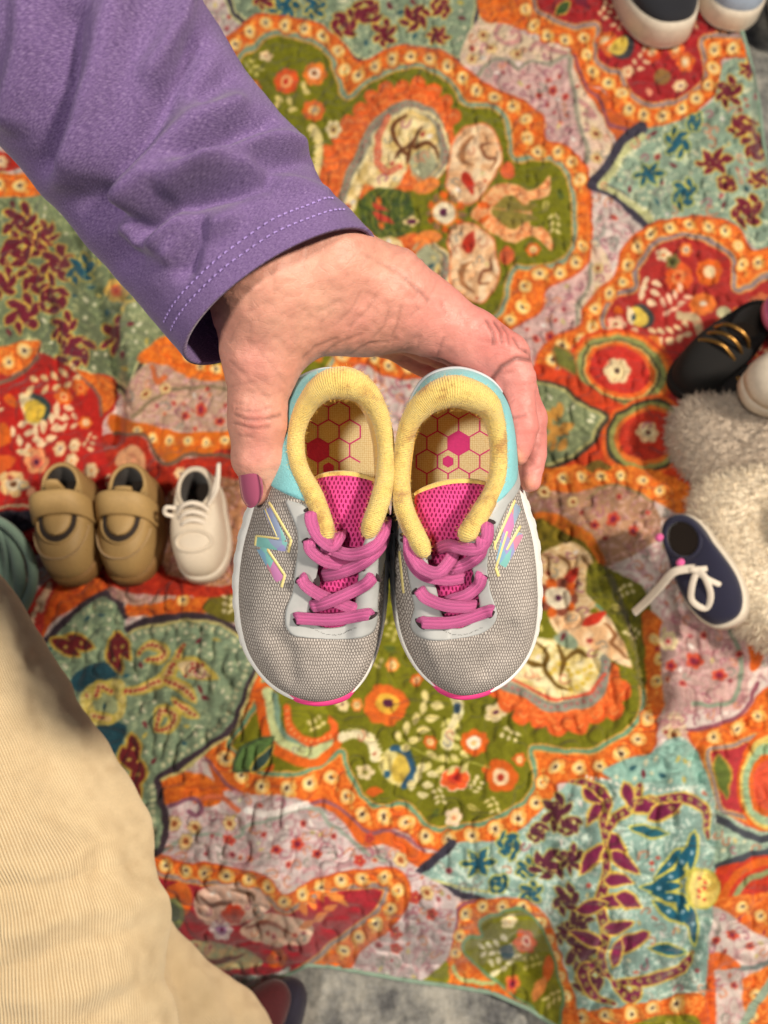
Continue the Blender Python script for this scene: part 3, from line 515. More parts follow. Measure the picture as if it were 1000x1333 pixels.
fill([(176, 470), (215, 436), (260, 430), (330, 440), (330, 500), (260, 495), (220, 478)], (226, 108, 32), (236, 134, 44), .8); beads([(235, 456), (265, 476), (310, 484)], 22, 7)
fill([(250, 468), (300, 452), (340, 462), (330, 476)], (118, 112, 30)); mot([(162, 520), (180, 480), (215, 476), (260, 496), (330, 500), (330, 570), (240, 560), (170, 550)], (214, 176, 150)); stroke([(170, 540), (200, 520), (230, 505), (300, 505)], 5, (150, 130, 100)); stroke([(196, 480), (204, 498), (214, 490)], 7, (206, 110, 60)); star(214, 506, 7); star(190, 512, 7); blooms(262, 532, 1.1)
fill([(144, 540), (170, 546), (230, 562), (330, 560), (330, 596), (250, 592), (215, 602), (190, 570), (150, 566)], (220, 118, 30), (204, 96, 26), .8); beads([(165, 555), (205, 572), (260, 576), (310, 572)], 24, 6)
fill([(136, 570), (186, 572), (208, 604), (250, 596), (330, 596), (330, 760), (140, 760), (120, 650)], (170, 40, 24), (186, 54, 28), .8); stroke([(150, 566), (190, 570), (212, 604), (250, 592), (320, 596)], 5, (120, 90, 70)); fill([(150, 600), (166, 582), (186, 590), (190, 610), (170, 612)], (206, 150, 110)); mot([(215, 640), (330, 630), (330, 750), (215, 745)], (196, 140, 100))
fill([(-60, 468), (42, 444), (50, 456), (20, 486), (-60, 506)], ORANGE, (240, 144, 60), .8); beads([(-30, 482), (5, 474), (36, 452)], 27, 9)
fill([(-60, 506), (20, 488), (52, 460), (100, 482), (148, 494), (150, 530), (136, 556), (140, 640), (110, 690), (60, 720), (-60, 720)], (196, 40, 34), (180, 34, 28), .8, n=N2)
stroke([(-20, 506), (20, 490), (50, 464)], 6, (130, 100, 84)); fill([(100, 484), (146, 496), (148, 522), (134, 540), (124, 512)], ORANGE, (236, 136, 50), .8); stroke([(100, 486), (124, 514), (134, 542)], 4, (130, 96, 84))
fill([(28, 512), (50, 516), (60, 536), (48, 556), (34, 546)], CREAM); dot(46, 536, 13, (226, 190, 70), 17); stroke([(44, 514), (60, 530), (54, 554)], 6, (50, 70, 70)); leaf(16, 522, 22, 14, 30, ORANGE)
spray(44, 500, -10, 5, 15, (240, 206, 150), 14); spray(50, 570, 30, 5, 16, (242, 212, 170), 13); spray(24, 556, -60, 3, 16, (240, 210, 170), 14); spray(70, 550, -10, 3, 13, (240, 200, 160), 13); flower(80, 518, 12, ORANGE, (240, 180, 120), ORED, 6); flower(102, 505, 11, (230, 110, 40), (240, 150, 80), ORED, 6); flower(46, 598, 17, (238, 160, 110), (220, 110, 90), PURPLE, 6); flower(18, 628, 18, (238, 200, 140), (244, 226, 190), BROWN, 5); fill([(-20, 560), (4, 548), (16, 572), (-10, 580)], ORANGE); fill([(-20, 600), (10, 590), (20, 600), (0, 620)], (230, 100, 40)); leaf(42, 640, 22, 11, 60, (240, 170, 130)); leaf(30, 588, 20, 9, 20, CREAM); leaf(85, 640, 40, 14, 120, (220, 100, 40)); 
fill([(0, 668), (40, 662), (52, 676), (30, 690), (0, 688)], (40, 40, 54), (70, 60, 70), 1); stroke([(-10, 664), (30, 656), (54, 670)], 4, (200, 180, 140))
# small filler motifs wherever a field is still plain
def filler(base, tol, r, tries, stamp, seed):
    rs = random.Random(seed); m = np.abs(canvas - np.array(base, np.float32)).sum(-1) < tol
    for _ in range(tries):
        x = rs.randint(PX0 + 20, PX0 + PW - 20); y = rs.randint(PY0 + 20, PY0 + PH - 20); j, i = y - PY0, x - PX0
        if m[j, i] and m[j - r:j + r + 1:2, i - r:i + r + 1:2].all(): stamp(x, y, rs); m[j - r:j + r + 1, i - r:i + r + 1] = False
def st_olive(x, y, rs):
    a = rs.uniform(0, 360); k = rs.random()
    if k < .35: spray(x - 9 * math.cos(math.radians(a)), y + 9 * math.sin(math.radians(a)), a, 3, 9, rs.choice([(226, 210, 140), (206, 196, 110), (236, 222, 170)]), 8)
    elif k < .7: flower(x, y, 9, rs.choice([(228, 112, 44), (240, 150, 70), (236, 216, 160)]), (246, 220, 160), rs.choice([PURPLE, ORED, (210, 150, 60)]), 6)
    else: leaf(x, y, 18, 8, a, rs.choice([(214, 200, 110), (88, 104, 40)]), None, (90, 90, 30))
def st_red(x, y, rs):
    a = rs.uniform(0, 360)
    if rs.random() < .5: spray(x - 8 * math.cos(math.radians(a)), y + 8 * math.sin(math.radians(a)), a, 3, 9, rs.choice([(240, 206, 160), (236, 150, 90)]), 8)
    else: flower(x, y, 9, rs.choice([(232, 124, 50), (240, 200, 150)]), (244, 220, 180), rs.choice([PURPLE, (230, 140, 60)]), 6)
def st_lav(x, y, rs):
    k = rs.random()
    if k < .16: flower(x, y, rs.uniform(2.5, 5), rs.choice([(206, 96, 70), (190, 110, 110), (226, 140, 90)]), (150, 50, 66), (110, 36, 60), 5)
    elif k < .72:
        P = np.array([(-7, 2), (-3, -4), (3, -4), (5, 1), (1, 3)], float) * rs.uniform(.7, 1.2); t_ = rs.uniform(0, 6.3); R = np.array([[math.cos(t_), -math.sin(t_)], [math.sin(t_), math.cos(t_)]]); stroke(P @ R + (x, y), 2.2, rs.choice([(176, 110, 126), (206, 140, 110), (150, 150, 140)]))
    else: leaf(x, y, 9, 4.5, rs.uniform(0, 360), rs.choice([(206, 190, 130), (200, 120, 100), (240, 232, 226)]))
def st_sage(x, y, rs):
    k = rs.random()
    if k < .55: dot(x, y, 2.6, (222, 222, 188))
    else: leaf(x, y, 11, 5, rs.uniform(0, 360), rs.choice([(118, 36, 52), (46, 92, 104), (206, 190, 96), (222, 222, 190)]))
filler(OLIVE, 60, 9, 9000, st_olive, 1)
for bs in (RED, (184, 50, 46), (196, 58, 66), (186, 46, 60), (170, 40, 24)): filler(bs, 60, 9, 5000, st_red, 2)
for bs in ((226, 210, 203), (232, 216, 216), (222, 186, 180), (206, 170, 164)): filler(bs, 90, 4, 14000, st_lav, 3)
for bs in ((140, 160, 134), (150, 178, 160), (158, 194, 184), (132, 146, 108)): filler(bs, 66, 4, 12000, st_sage, 4)
# dye variation
canvas *= (1 + 0.07 * N1 + 0.07 * N2 + 0.04 * N3)[..., None]
for ch in range(3): canvas[..., ch] += 5 * N4
np.clip(canvas, 0, 255, out=canvas)
canvas[1:-1, 1:-1] = (canvas[1:-1, 1:-1] * 2 + canvas[:-2, 1:-1] + canvas[2:, 1:-1] + canvas[1:-1, :-2] + canvas[1:-1, 2:]) / 6

# ------------------------------------------------------------------ quilt cloth: a soft sheet over a low platform
def seg_d(X, Y, P):
    D = np.full(np.shape(X), 1e9)
    for a, b in zip(P[:-1], P[1:]):
        dx, dy = b[0] - a[0], b[1] - a[1]; t = np.clip(((X - a[0]) * dx + (Y - a[1]) * dy) / (dx * dx + dy * dy), 0, 1)
        D = np.minimum(D, np.hypot(X - a[0] - t * dx, Y - a[1] - t * dy))
    return D
def sstep(x, a, b): t = np.clip((x - a) / (b - a), 0, 1); return t * t * (3 - 2 * t)
FLOOR_Z = -0.17
FOLDS = [([(80, 290), (112, 380), (150, 500), (140, 560)], 17, -.030), ([(60, 300), (85, 380), (110, 480)], 26, .020), ([(175, 400), (180, 500)], 24, .020), ([(20, 480), (70, 500), (120, 560)], 18, -.012), ([(230, 560), (180, 600)], 16, -.010),
         ([(800, 735), (828, 790), (842, 850), (852, 920)], 13, -.022), ([(858, 770), (874, 840), (876, 910)], 18, .014), ([(780, 780), (805, 850), (820, 920)], 26, .010),
         ([(905, 985), (928, 1060), (924, 1200), (908, 1340)], 18, -.022), ([(880, 1000), (900, 1100), (895, 1250)], 38, .016), ([(700, 1060), (715, 1140), (740, 1280)], 26, -.014), ([(800, 1050), (790, 1200), (790, 1300)], 40, .014),
         ([(600, 1170), (640, 1240), (690, 1300)], 20, -.008), ([(210, 1110), (330, 1135), (420, 1130)], 12, .006), ([(230, 1210), (330, 1230), (420, 1220)], 16, -.008), ([(700, 640), (770, 690), (800, 740)], 22, .008), ([(730, 700), (770, 720)], 14, -.008),
         ([(0, 560), (60, 520), (120, 520)], 40, .012), ([(640, 10), (720, 60)], 26, -.003), ([(960, 60), (985, 140), (990, 200)], 30, .006), ([(560, 1010), (640, 1040)], 30, .004), ([(330, 1010), (420, 1030)], 24, .004)]
def quilt_z(x, y):
    X, Y = flat_px(x, y)
    z = 0.006 * noise2(X, Y, 110, 11) + 0.0035 * noise2(X, Y, 46, 12)
    for P, wd, A in FOLDS: z = z + A * np.exp(-(seg_d(X, Y, P) / wd) ** 2)
    z = z - (0.155 - .09 * sstep(X, 720, 860)) * sstep(Y, 1120, 1330) ** 1.3 - 0.02 * sstep(X, 930, 1060) * sstep(Y, 900, 1050)
    z = z - 0.12 * sstep(X, 965, 1040) * sstep(-Y, -260, -120)
    wig = noise2(x, y, .0125, 13) + .4 * noise2(x, y, .03, 14)
    z = z - 0.0052 * np.exp(-(wig / .30) ** 2) + 0.0012 * noise2(x, y, .0065, 15)
    return z
def quilt_at(px, py, n=20):
    "point of the cloth under a traced position"
    z = np.zeros(np.shape(px))
    for _ in range(n):
        p = on_plane(px, py, z); z = .6 * z + .4 * quilt_z(p[..., 0], p[..., 1])
    return on_plane(px, py, z)
hem_x = [-160, 120, 230, 300, 345, 400, 430, 530, 590, 640, 690, 735, 800, 920, 1180]
hem_y = [1330, 1310, 1290, 1292, 1284, 1256, 1258, 1276, 1284, 1292, 1314, 1345, 1400, 1440, 1450]
side_y = [-160, 0, 50, 90, 135, 182, 240, 300, 380, 460, 1500]
side_x = [925, 955, 968, 979, 988, 993, 1004, 1030, 1100, 1170, 1170]
NU, NV = 720, 830
a1 = np.linspace(0, 1, NU); b1 = np.linspace(0, 1, NV)
GX = np.zeros((NU, NV)); GY = np.zeros((NU, NV))
for it in range(3):
    GX = -150 + a1[:, None] * (np.interp(GY if it else np.broadcast_to(-150 + b1 * 1500, (NU, NV)), side_y, side_x) + 150)
    GY = -150 + b1[None, :] * (np.interp(GX, hem_x, hem_y) + 150)
QP = quilt_at(GX, GY)
WX = GX + 3.5 * noise2(GX, GY, 34, 51) + 1.6 * noise2(GX, GY, 11, 52); WY = GY + 3.5 * noise2(GX, GY, 34, 53) + 1.6 * noise2(GX, GY, 11, 54)      # wobble of the hand-blocked print
fx = np.clip(WX - PX0, 0, PW - 1.01); fy = np.clip(WY - PY0, 0, PH - 1.01); ix = fx.astype(int); iy = fy.astype(int); fx = (fx - ix)[..., None]; fy = (fy - iy)[..., None]
QC = (canvas[iy, ix] * (1 - fx) + canvas[iy, ix + 1] * fx) * (1 - fy) + (canvas[iy + 1, ix] * (1 - fx) + canvas[iy + 1, ix + 1] * fx) * fy
t = NT('quilt_cotton', 0.9); at = t.n('ShaderNodeAttribute', attribute_name='print'); c = t.coords()
nf = t.noise(c, 1500, 2); nb = t.noise(c, 240, 3)
t.color(t.mix(1.0, at.outputs['Color'], t.ramp(nf, [(0.25, g(.80)), (0.75, g(1.0))]), 'MULTIPLY'))
t.b.inputs['Sheen Weight'].default_value = 0.15; t.b.inputs['Specular IOR Level'].default_value = 0.2
t.bump(nb, 0.6, 0.0018)
quilt = mesh_obj('quilt', QP.reshape(-1, 3), grid_faces(NU, NV, flip=True), t.m)
set_color(quilt, 'print', lin(QC.reshape(-1, 3)) * 0.92)
tag(quilt, 'quilted bedspread printed with orange, green and red paisley medallions', 'quilt')
# bound hem of the quilt
hem_mat = fabric('hem_binding', (132, 158, 140), .2, 700)
hb = Bag(); e = QP[:, -1]; hb.add(tube(e[::3], .0022, n=8)); hb.build('hem_binding', hem_mat, quilt)
hb = Bag(); e = QP[-1, :]; hb.add(tube(e[::3], .0032, n=8)); hb.build('hem_binding', hem_mat, quilt)
# turned-back corner at the left, its sage binding showing
fp = np.array([quilt_at(*p) + (0, 0, h) for p, h in (((-60, 668), .03), ((0, 688), .035), ((36, 706), .04), ((58, 738), .04), ((58, 772), .03), ((40, 800), .015), ((10, 830), .01))])
fq = crom(fp, 60, False); Bq = Bag(); Bq.add(tube(fq + np.c_[np.zeros(60), np.zeros(60), .004 * np.sin(np.linspace(0, 9, 60))], .0048, n=12)); Bq.build('folded_hem', hem_mat, quilt)
for dx, dy, dz, rr_ in ((-.013, .004, -.006, .0060), (-.026, .010, -.014, .0066), (-.041, .014, -.022, .0075)):
    Bq = Bag(); Bq.add(tube(fq * 1 + np.array([dx, dy, dz]) + np.c_[.003 * np.sin(np.linspace(0, 11, 60) + dx * 90), np.zeros(60), .004 * np.sin(np.linspace(0, 7, 60) - dx * 200)], rr_, n=12)); Bq.build('folded_hem', hem_mat, quilt)
# floor
t = NT('floor_concrete', .85); c = t.coords()
n1 = t.noise(c, 22, 7, .7); n2 = t.noise(c, 160, 3)
t.color(t.mix(.35, t.ramp(n1, [(.36, lin4(46, 48, 52)), (.48, lin4(128, 128, 122)), (.62, lin4(186, 182, 170))]), t.ramp(n2, [(.3, g(.10)), (.7, g(.36))]))); t.bump(n2, .4, .002)
fl = mesh_obj('floor', [(-3, -2, FLOOR_Z), (3, -2, FLOOR_Z), (3, 4, FLOOR_Z), (-3, 4, FLOOR_Z)], [[0, 1, 2, 3]], t.m, smooth=False); fl['kind'] = 'structure'
# ------------------------------------------------------------------ held sneakers
CAMROT = cam.rotation_euler.copy()
def held(name, px, py, Z):
    base = V3(px, py, Z); o = empty(name, loc=to_world(base), rot=CAMROT); return o, base
def knit(name, rgb, rgb2, sx=1.5, sy=1.15, bump=.8, rough=.85, ex=.46, ey=.52, holes=False):
    "engineered mesh: staggered rows of little loops (or slits)"
    t = NT(name, rough); c0 = t.coords('Object', (1000, 1000, 1000))
    w1 = t.n('ShaderNodeTexNoise', Scale=.12); t.l(c0, w1.inputs['Vector'])
    off = t.n('ShaderNodeVectorMath', operation='SCALE'); t.l(w1.outputs['Color'], off.inputs[0]); off.inputs['Scale'].default_value = 2.2
    ad = t.n('ShaderNodeVectorMath', operation='ADD'); t.l(c0, ad.inputs[0]); t.l(off.outputs[0], ad.inputs[1])
    sp = t.n('ShaderNodeSeparateXYZ'); t.l(ad.outputs[0], sp.inputs[0])
    yy = t.math('DIVIDE', sp.outputs[1], sy); row = t.math('FLOOR', yy); fy = t.math('SUBTRACT', t.math('FRACT', yy), .5)
    xx = t.math('ADD', t.math('DIVIDE', sp.outputs[0], sx), t.math('MULTIPLY', t.math('FLOORED_MODULO', row, 2.0), .5)); fx_ = t.math('SUBTRACT', t.math('FRACT', xx), .5)
    d = t.math('ADD', t.math('POWER', t.math('ABSOLUTE', t.math('DIVIDE', fx_, ex)), 2.0), t.math('POWER', t.math('ABSOLUTE', t.math('DIVIDE', fy, ey)), 2.0))
    n2 = t.noise(c0, .05, 4); n3 = t.noise(c0, 2.4, 2); n4 = t.noise(c0, .6, 2)
    hgt = t.ramp(t.math('ADD', d, t.math('MULTIPLY', t.math('SUBTRACT', n3, .5), .7)), [(.35, g(0 if holes else 1)), (1.0, g(1 if holes else 0))])
    base = t.mix(hgt, lin4(*rgb2), lin4(*rgb))
    base = t.mix(1.0, base, t.ramp(n2, [(.33, g(.80)), (.6, g(1))]), 'MULTIPLY')
    t.color(t.mix(1.0, base, t.ramp(n4, [(.25, g(.82)), (.75, g(1))]), 'MULTIPLY'))
    bw = t.n('ShaderNodeRGBToBW'); t.l(hgt, bw.inputs[0]); t.bump(t.math('ADD', bw.outputs[0], t.math('MULTIPLY', n3, .4)), bump, .0006)
    t.b.inputs['Specular IOR Level'].default_value = .3; return t.m
M_MESH = knit('grey_knit', (212, 204, 198), (148, 140, 136), 1.0, 1.3, .7, ex=.38, ey=.60)
M_TONGUE = knit('pink_knit', (232, 78, 154), (150, 20, 84), 1.55, 1.7, .8, ex=.26, ey=.48, holes=True)
M_AQUA = fabric('aqua_felt', (124, 190, 198), .14, 1500, .9, .5, .0005)
def collar_mat():
    t = NT('yellow_jersey', .92); c = t.coords('UV', (1, 1, 1)); o = t.coords()
    wv = t.n('ShaderNodeTexWave', wave_type='BANDS', bands_direction='X'); wv.inputs['Scale'].default_value = 95; wv.inputs['Distortion'].default_value = 1.6; wv.inputs['Detail'].default_value = 2; t.l(c, wv.inputs['Vector'])
    n2 = t.noise(o, 95, 6, .7); n3 = t.noise(o, 2000, 3)
    a = t.ramp(n2, [(.34, lin4(198, 152, 82)), (.47, lin4(240, 210, 118)), (.75, lin4(248, 224, 140))])
    a = t.mix(.5, a, t.mix(1.0, a, t.ramp(wv.outputs['Fac'], [(0, g(.74)), (.5, g(1))]), 'MULTIPLY'))
    t.color(t.mix(.5, a, t.mix(1.0, a, t.ramp(n3, [(.3, g(.65)), (.65, g(1))]), 'MULTIPLY')))
    nb = t.bump(wv.outputs['Fac'], .5, .0006); t.bump(n3, .7, .0006, nb); t.b.inputs['Sheen Weight'].default_value = .4; return t.m
M_COLLAR = collar_mat()
M_LINING = fabric('yellow_lining', (236, 196, 96), .16, 1200, .95, .5, .0005)
def plastic(name, rgb, rough=.45, var=.08):
    t = NT(name, rough); n = t.noise(t.coords(), 140, 4); b = lin(rgb)
    t.color(t.ramp(n, [(.3, tuple(b * (1 - var)) + (1,)), (.7, tuple(np.clip(b * (1 + var), 0, 1)) + (1,))])); t.bump(t.noise(t.coords(), 1800, 2), .08, .0003); return t.m
M_OVER = plastic('grey_overlay', (174, 177, 178), .5)
M_MIDSOLE = plastic('white_foam', (232, 232, 230), .55, .05)
M_PINKRUB = plastic('pink_rubber', (226, 62, 132), .5)
M_HEEL = plastic('pearl_heel', (196, 204, 212), .22)
M_YEDGE = plastic('logo_edge', (238, 222, 150), .5)
t = NT('hologram_film', .25); vv = t.n('ShaderNodeTexVoronoi'); vv.inputs['Scale'].default_value = 210; t.l(t.coords('Object', (1, .45, 1)), vv.inputs['Vector'])
sx = t.n('ShaderNodeSeparateColor'); t.l(vv.outputs['Color'], sx.inputs[0])
t.color(t.ramp(sx.outputs[0], [(.1, lin4(226, 150, 206)), (.3, lin4(238, 168, 150)), (.5, lin4(150, 200, 232)), (.7, lin4(190, 160, 232)), (.9, lin4(150, 218, 214))])); t.b.inputs['Metallic'].default_value = .25; M_HOLO = t.m
t = NT('pink_lace', .8); c = t.coords('UV'); wv = t.n('ShaderNodeTexWave', wave_type='BANDS', bands_direction='DIAGONAL'); wv.inputs['Scale'].default_value = 26; t.l(c, wv.inputs['Vector'])
w2 = t.n('ShaderNodeTexWave', wave_type='BANDS', bands_direction='Y'); w2.inputs['Scale'].default_value = 3.2; t.l(t.coords('UV'), w2.inputs['Vector'])
t.color(t.mix(1.0, t.ramp(wv.outputs['Fac'], [(.2, lin4(244, 96, 172)), (.7, lin4(255, 140, 206))]), t.ramp(w2.outputs['Fac'], [(0, g(.8)), (.22, g(1))]), 'MULTIPLY'))
t.bump(t.math('ADD', wv.outputs['Fac'], w2.outputs['Fac']), .8, .0006); M_LACE = t.m
t = NT('insole_cloth', .95); c = t.coords('Object', (1000, 1000, 1000)); vv = t.n('ShaderNodeTexVoronoi'); vv.inputs['Scale'].default_value = 1.15; vv.inputs['Randomness'].default_value = .25; t.l(c, vv.inputs['Vector'])
t.color(t.ramp(vv.outputs['Distance'], [(.15, lin4(250, 238, 196)), (.6, lin4(230, 206, 146))])); t.bump(vv.outputs['Distance'], -.6, .0005); M_INSOLE = t.m
M_HEX = fabric('insole_print', (224, 60, 140), .12, 900)
M_SLOT = fabric('eyelet_painted_shade', (52, 40, 44), .2, 900, .95)
M_THREAD = fabric('dark_thread', (96, 92, 88), .2, 900)

class Surf:
    "upper of a shoe: a band from the feather line O (loop) up to the top line I (loop)"
    def __init__(s, O, I, bulge=.0, p1=.62, p2=.5, top=.0):
        s.O = np.asarray(O, float); s.I = np.asarray(I, float); s.m = len(O); s.bulge = bulge; s.p1 = p1; s.p2 = p2
        s.c = s.O.mean(0); s.top = top; s.extra = None
    def __call__(s, k, v, off=0.0):
        k = np.asarray(k, float); v = np.asarray(v, float)[..., None] if np.ndim(v) else np.full(k.shape + (1,), v)
        def P(k, v):
            o = crom_at(s.O, k); i = crom_at(s.I, k); d = i - o
            out = o - s.c; out[..., 2] = 0; out /= np.linalg.norm(out, axis=-1, keepdims=True)
            zz = np.zeros_like(d); zz[..., 2] = d[..., 2]; hh = d.copy(); hh[..., 2] = 0
            b1 = o + zz * s.p1 + out * s.bulge; b2 = i - hh * s.p2; b2[..., 2] += s.top
            return o * (1 - v) ** 3 + 3 * b1 * v * (1 - v) ** 2 + 3 * b2 * v * v * (1 - v) + i * v ** 3
        p = P(k, v)
        if s.extra is not None: p = p + s.extra(p)
        if np.any(off):
            e = 1e-3; tk = P(k + e, v) - P(k - e, v); tv = P(k, np.minimum(v + e, 1)) - P(k, np.maximum(v - e, 0))
            n = np.cross(tk, tv); n /= np.linalg.norm(n, axis=-1, keepdims=True) + 1e-12
            n *= s.sgn
            p = p + n * np.asarray(off)[..., None] if np.ndim(off) else p + n * off
        return p
    sgn = 1.0
    def orient(s):
        s.sgn = 1.0; k = np.array([s.m * .03]); a = s(k, np.array([.4])); b = s(k, np.array([.4]), .002)
        if ((b - a)[0] @ (a[0] - s.c)) < 0: s.sgn = -1.0
        return s
def strip(S, ks, v0, v1, off, nv=14, close=False):
    "raised panel between v0(k) and v1(k), edges tucked into the surface"
    n = len(ks); t = np.linspace(0, 1, nv); K = np.repeat(ks[:, None], nv, 1); V = v0[:, None] * (1 - t) + v1[:, None] * t
    prof = np.full((n, nv), 1.0); prof[:, 0] = prof[:, -1] = -.4; prof[:, 1] = prof[:, -2] = .8
    V[:, 1] = V[:, 0] + .004; V[:, -2] = V[:, -1] - .004
    if not close: prof[0] = prof[-1] = -.4
    return S(K, V, off * prof).reshape(-1, 3), grid_faces(n, nv, cu=close, flip=S.sgn < 0).tolist()
class Decal:
    "lays traced outlines onto a Surf"
    def __init__(s, S, base, nk=700, nv=120, krange=None):
        s.S = S; k = np.linspace(*(krange or (0, S.m)), nk); v = np.linspace(0, 1, nv); s.K, s.V = np.meshgrid(k, v, indexing='ij')
        P = S(s.K, s.V, .0009); s.Zg = P[..., 2] + base[2]; s.X, s.Y = trace(P + base); s.base = base
    def find(s, px, py):
        sh = np.shape(px); px = np.ravel(px); py = np.ravel(py); K = []; V = []
        for x, y in zip(px, py):
            d = (s.X - x) ** 2 + (s.Y - y) ** 2; i, j = np.unravel_index(d.argmin(), d.shape); k, v = s.K[i, j], s.V[i, j]
            for _ in range(3):
                e = 2e-3; q = s.S(np.array([k, k + e, k]), np.array([v, v, v + e])) + s.base; a, b = trace(q)
                J = np.array([[a[1] - a[0], a[2] - a[0]], [b[1] - b[0], b[2] - b[0]]]) / e; 
                try: dk, dv = np.linalg.solve(J, (x - a[0], y - b[0]))
                except Exception: break
                if abs(dk) > .5 or abs(dv) > .2: break
                k += dk; v = min(max(v + dv, 0), 1)
            K.append(k); V.append(v)
        return np.reshape(K, sh), np.reshape(V, sh)
    def line(s, P, wpx, off, bag, n=10):
        P = np.asarray(P, float); Q = crom(P, n * (len(P) - 1) + 1, False) if len(P) > 2 else np.linspace(P[0], P[1], n)
        T = np.gradient(Q, axis=0); T /= np.linalg.norm(T, axis=1)[:, None]; N = np.c_[-T[:, 1], T[:, 0]]
        w5 = np.array([-1, -.8, 0, .8, 1]) * wpx / 2; G = Q[:, None] + N[:, None] * w5[None, :, None]
        K, V = s.find(G[..., 0], G[..., 1]); o = np.broadcast_to(np.array([-.2, 1, 1, 1, -.2]) * off, K.shape).copy(); o[0] = o[-1] = -.2 * off
        bag.add((s.S(K, V, o).reshape(-1, 3), grid_faces(len(Q), 5, flip=True).tolist()))
def zoomA(P): return [(290 + .24 * x, 620 + .24 * y) for x, y in P]
def zoomB(P): return [(490 + .24 * x, 620 + .24 * y) for x, y in P]

def sneaker(spec):
    root, base = held('sneaker', *spec['base']); tag(root, spec['label'], 'sneaker', 'pair of sneakers held in the hand')
    L = lambda px, py, Z: V3(px, py, Z) - base
    st = np.array(spec['stations'], float)
    zf = np.full(len(st), .3135); zf[[0, 1, -1]] = .309; zf[[2, -2]] = .3115
    O = L(st[:, 0], st[:, 1], zf); I = L(st[:, 2], st[:, 3], st[:, 4])
    S = Surf(O, I, bulge=.0008, p1=.72, p2=.52, top=.0025); S.c = O.mean(0)
    def dent(p):                                                     # soft creases where the toes flex
        x, y = trace(p + base); z = np.zeros(p.shape[:-1])
        for P, wd, A in spec['dents']: z = z + A * np.exp(-(seg_d(x, y, P) / wd) ** 2)
        r = np.zeros_like(p); r[..., 2] = z; return r
    S.extra = dent; S.orient(); m = len(st)
    # upper
    nk, nv = 260, 44; k = np.linspace(0, m, nk, endpoint=False); v = np.linspace(0, 1, nv); K, V = np.meshgrid(k, v, indexing='ij')
    up = mesh_obj('upper', S(K, V).reshape(-1, 3), grid_faces(nk, nv, cu=True, flip=S.sgn < 0), M_MESH, root)
    so = up.modifiers.new('thick', 'SOLIDIFY'); so.thickness = .0012; so.offset = -1
    # midsole: stepped, grooved foam wall
    c0 = O.mean(0); out = O - c0; out[:, 2] = 0; out /= np.linalg.norm(out, axis=1)[:, None]
    prof = [(-.0015, .0012), (.0014, .0022), (.0030, .0006), (.0038, -.005), (.0052, -.0065), (.0056, -.012), (.0046, -.0165), (-.003, -.018)]
    kk = np.linspace(0, m, 300, endpoint=False); Od = crom_at(O, kk); ud = crom_at(out, kk); ud /= np.linalg.norm(ud, axis=1)[:, None]
    ang = np.linspace(0, 2 * np.pi, 300, endpoint=False); rip = .0002 * np.sign(np.sin(ang * 46)) * (np.abs(np.sin(ang * .5)) > .42)
    rings = []; fl_ = np.interp(kk, [0, 2, 4, 9, 13, 18, 21, 24, 25], [.55, .8, 1.15, 1, .9, .4, .45, .5, .55])
    for j, (a, b) in enumerate(prof):
        p = Od + ud * (a * fl_ + rip * (0 if j < 2 or j > 5 else (1 if j % 2 else -1)))[:, None]
        p[:, 2] = Od[:, 2] + b; rings.append(p)
    R = np.stack(rings, 1); f = grid_faces(300, len(prof), cu=True, flip=True).tolist(); f.append([i * len(prof) + len(prof) - 1 for i in range(300)])
    ms = mesh_obj('midsole', R.reshape(-1, 3), f, M_MIDSOLE, root)
    # outsole: pink rubber under the foam and up over the toe
    ks = np.linspace(-1.45, 1.45, 60) + spec.get('toe_shift', 0); Ot = crom_at(O, ks); ut = crom_at(out, ks); tp = np.clip((1.45 - np.abs(ks - spec.get('toe_shift', 0))) / .5, 0, 1)
    pr = [(-.001, .0014), (.0010, .0024), (.0024, .0008), (.0034, -.006), (.0040, -.0165), (-.002, -.0192)]
    R2 = np.stack([np.c_[(Ot + ut * ((a - .0018) + (.0018 + (.0 if 1 else 0)) * tp)[:, None])[:, :2], Ot[:, 2] + b] for a, b in pr], 1)
    ob = Bag(); ob.add((R2.reshape(-1, 3), grid_faces(60, len(pr), flip=True).tolist()))
    bt = Od + ud * .001; top = bt.copy(); top[:, 2] = Od[:, 2] - .0175; bot = bt.copy(); bot[:, 2] = Od[:, 2] - .0215
    f = grid_faces(300, 2, cu=True, flip=True).tolist() + [[i * 2 + 1 for i in range(300)]]
    ob.add((np.stack([top, bot], 1).reshape(-1, 3), f)); ob.build('outsole', M_PINKRUB, root)
    # insole with printed honeycomb
    ins = Od - ud * .0035; ins[:, 2] = c0[2] - .002
    n = 300; cc = ins.mean(0); rr = np.linspace(0, 1, 8); G = cc + (ins[:, None] - cc) * rr[None, 1:, None]
    iv = np.vstack([G.reshape(-1, 3), cc[None]]); f = grid_faces(n, 7, cu=True).tolist() + [[len(iv) - 1, ((i + 1) % n) * 7, i * 7] for i in range(n)]
    f = [q[::-1] for q in f]; inso = mesh_obj('insole', iv, f, M_INSOLE, root)
    hb = Bag(); hx, hy = spec['hex']; r = .0050; Zi = -(cc[2] + base[2]); h0 = L(hx, hy, Zi); seen = set()
    def edge(a, b, wd):
        d = b - a; d /= np.linalg.norm(d); nrm = np.array([-d[1], d[0], 0]) * wd; z = np.array([0, 0, .0003])
        hb.add((np.array([a - nrm + z, b - nrm + z, b + nrm + z, a + nrm + z]), [[0, 1, 2, 3]]))
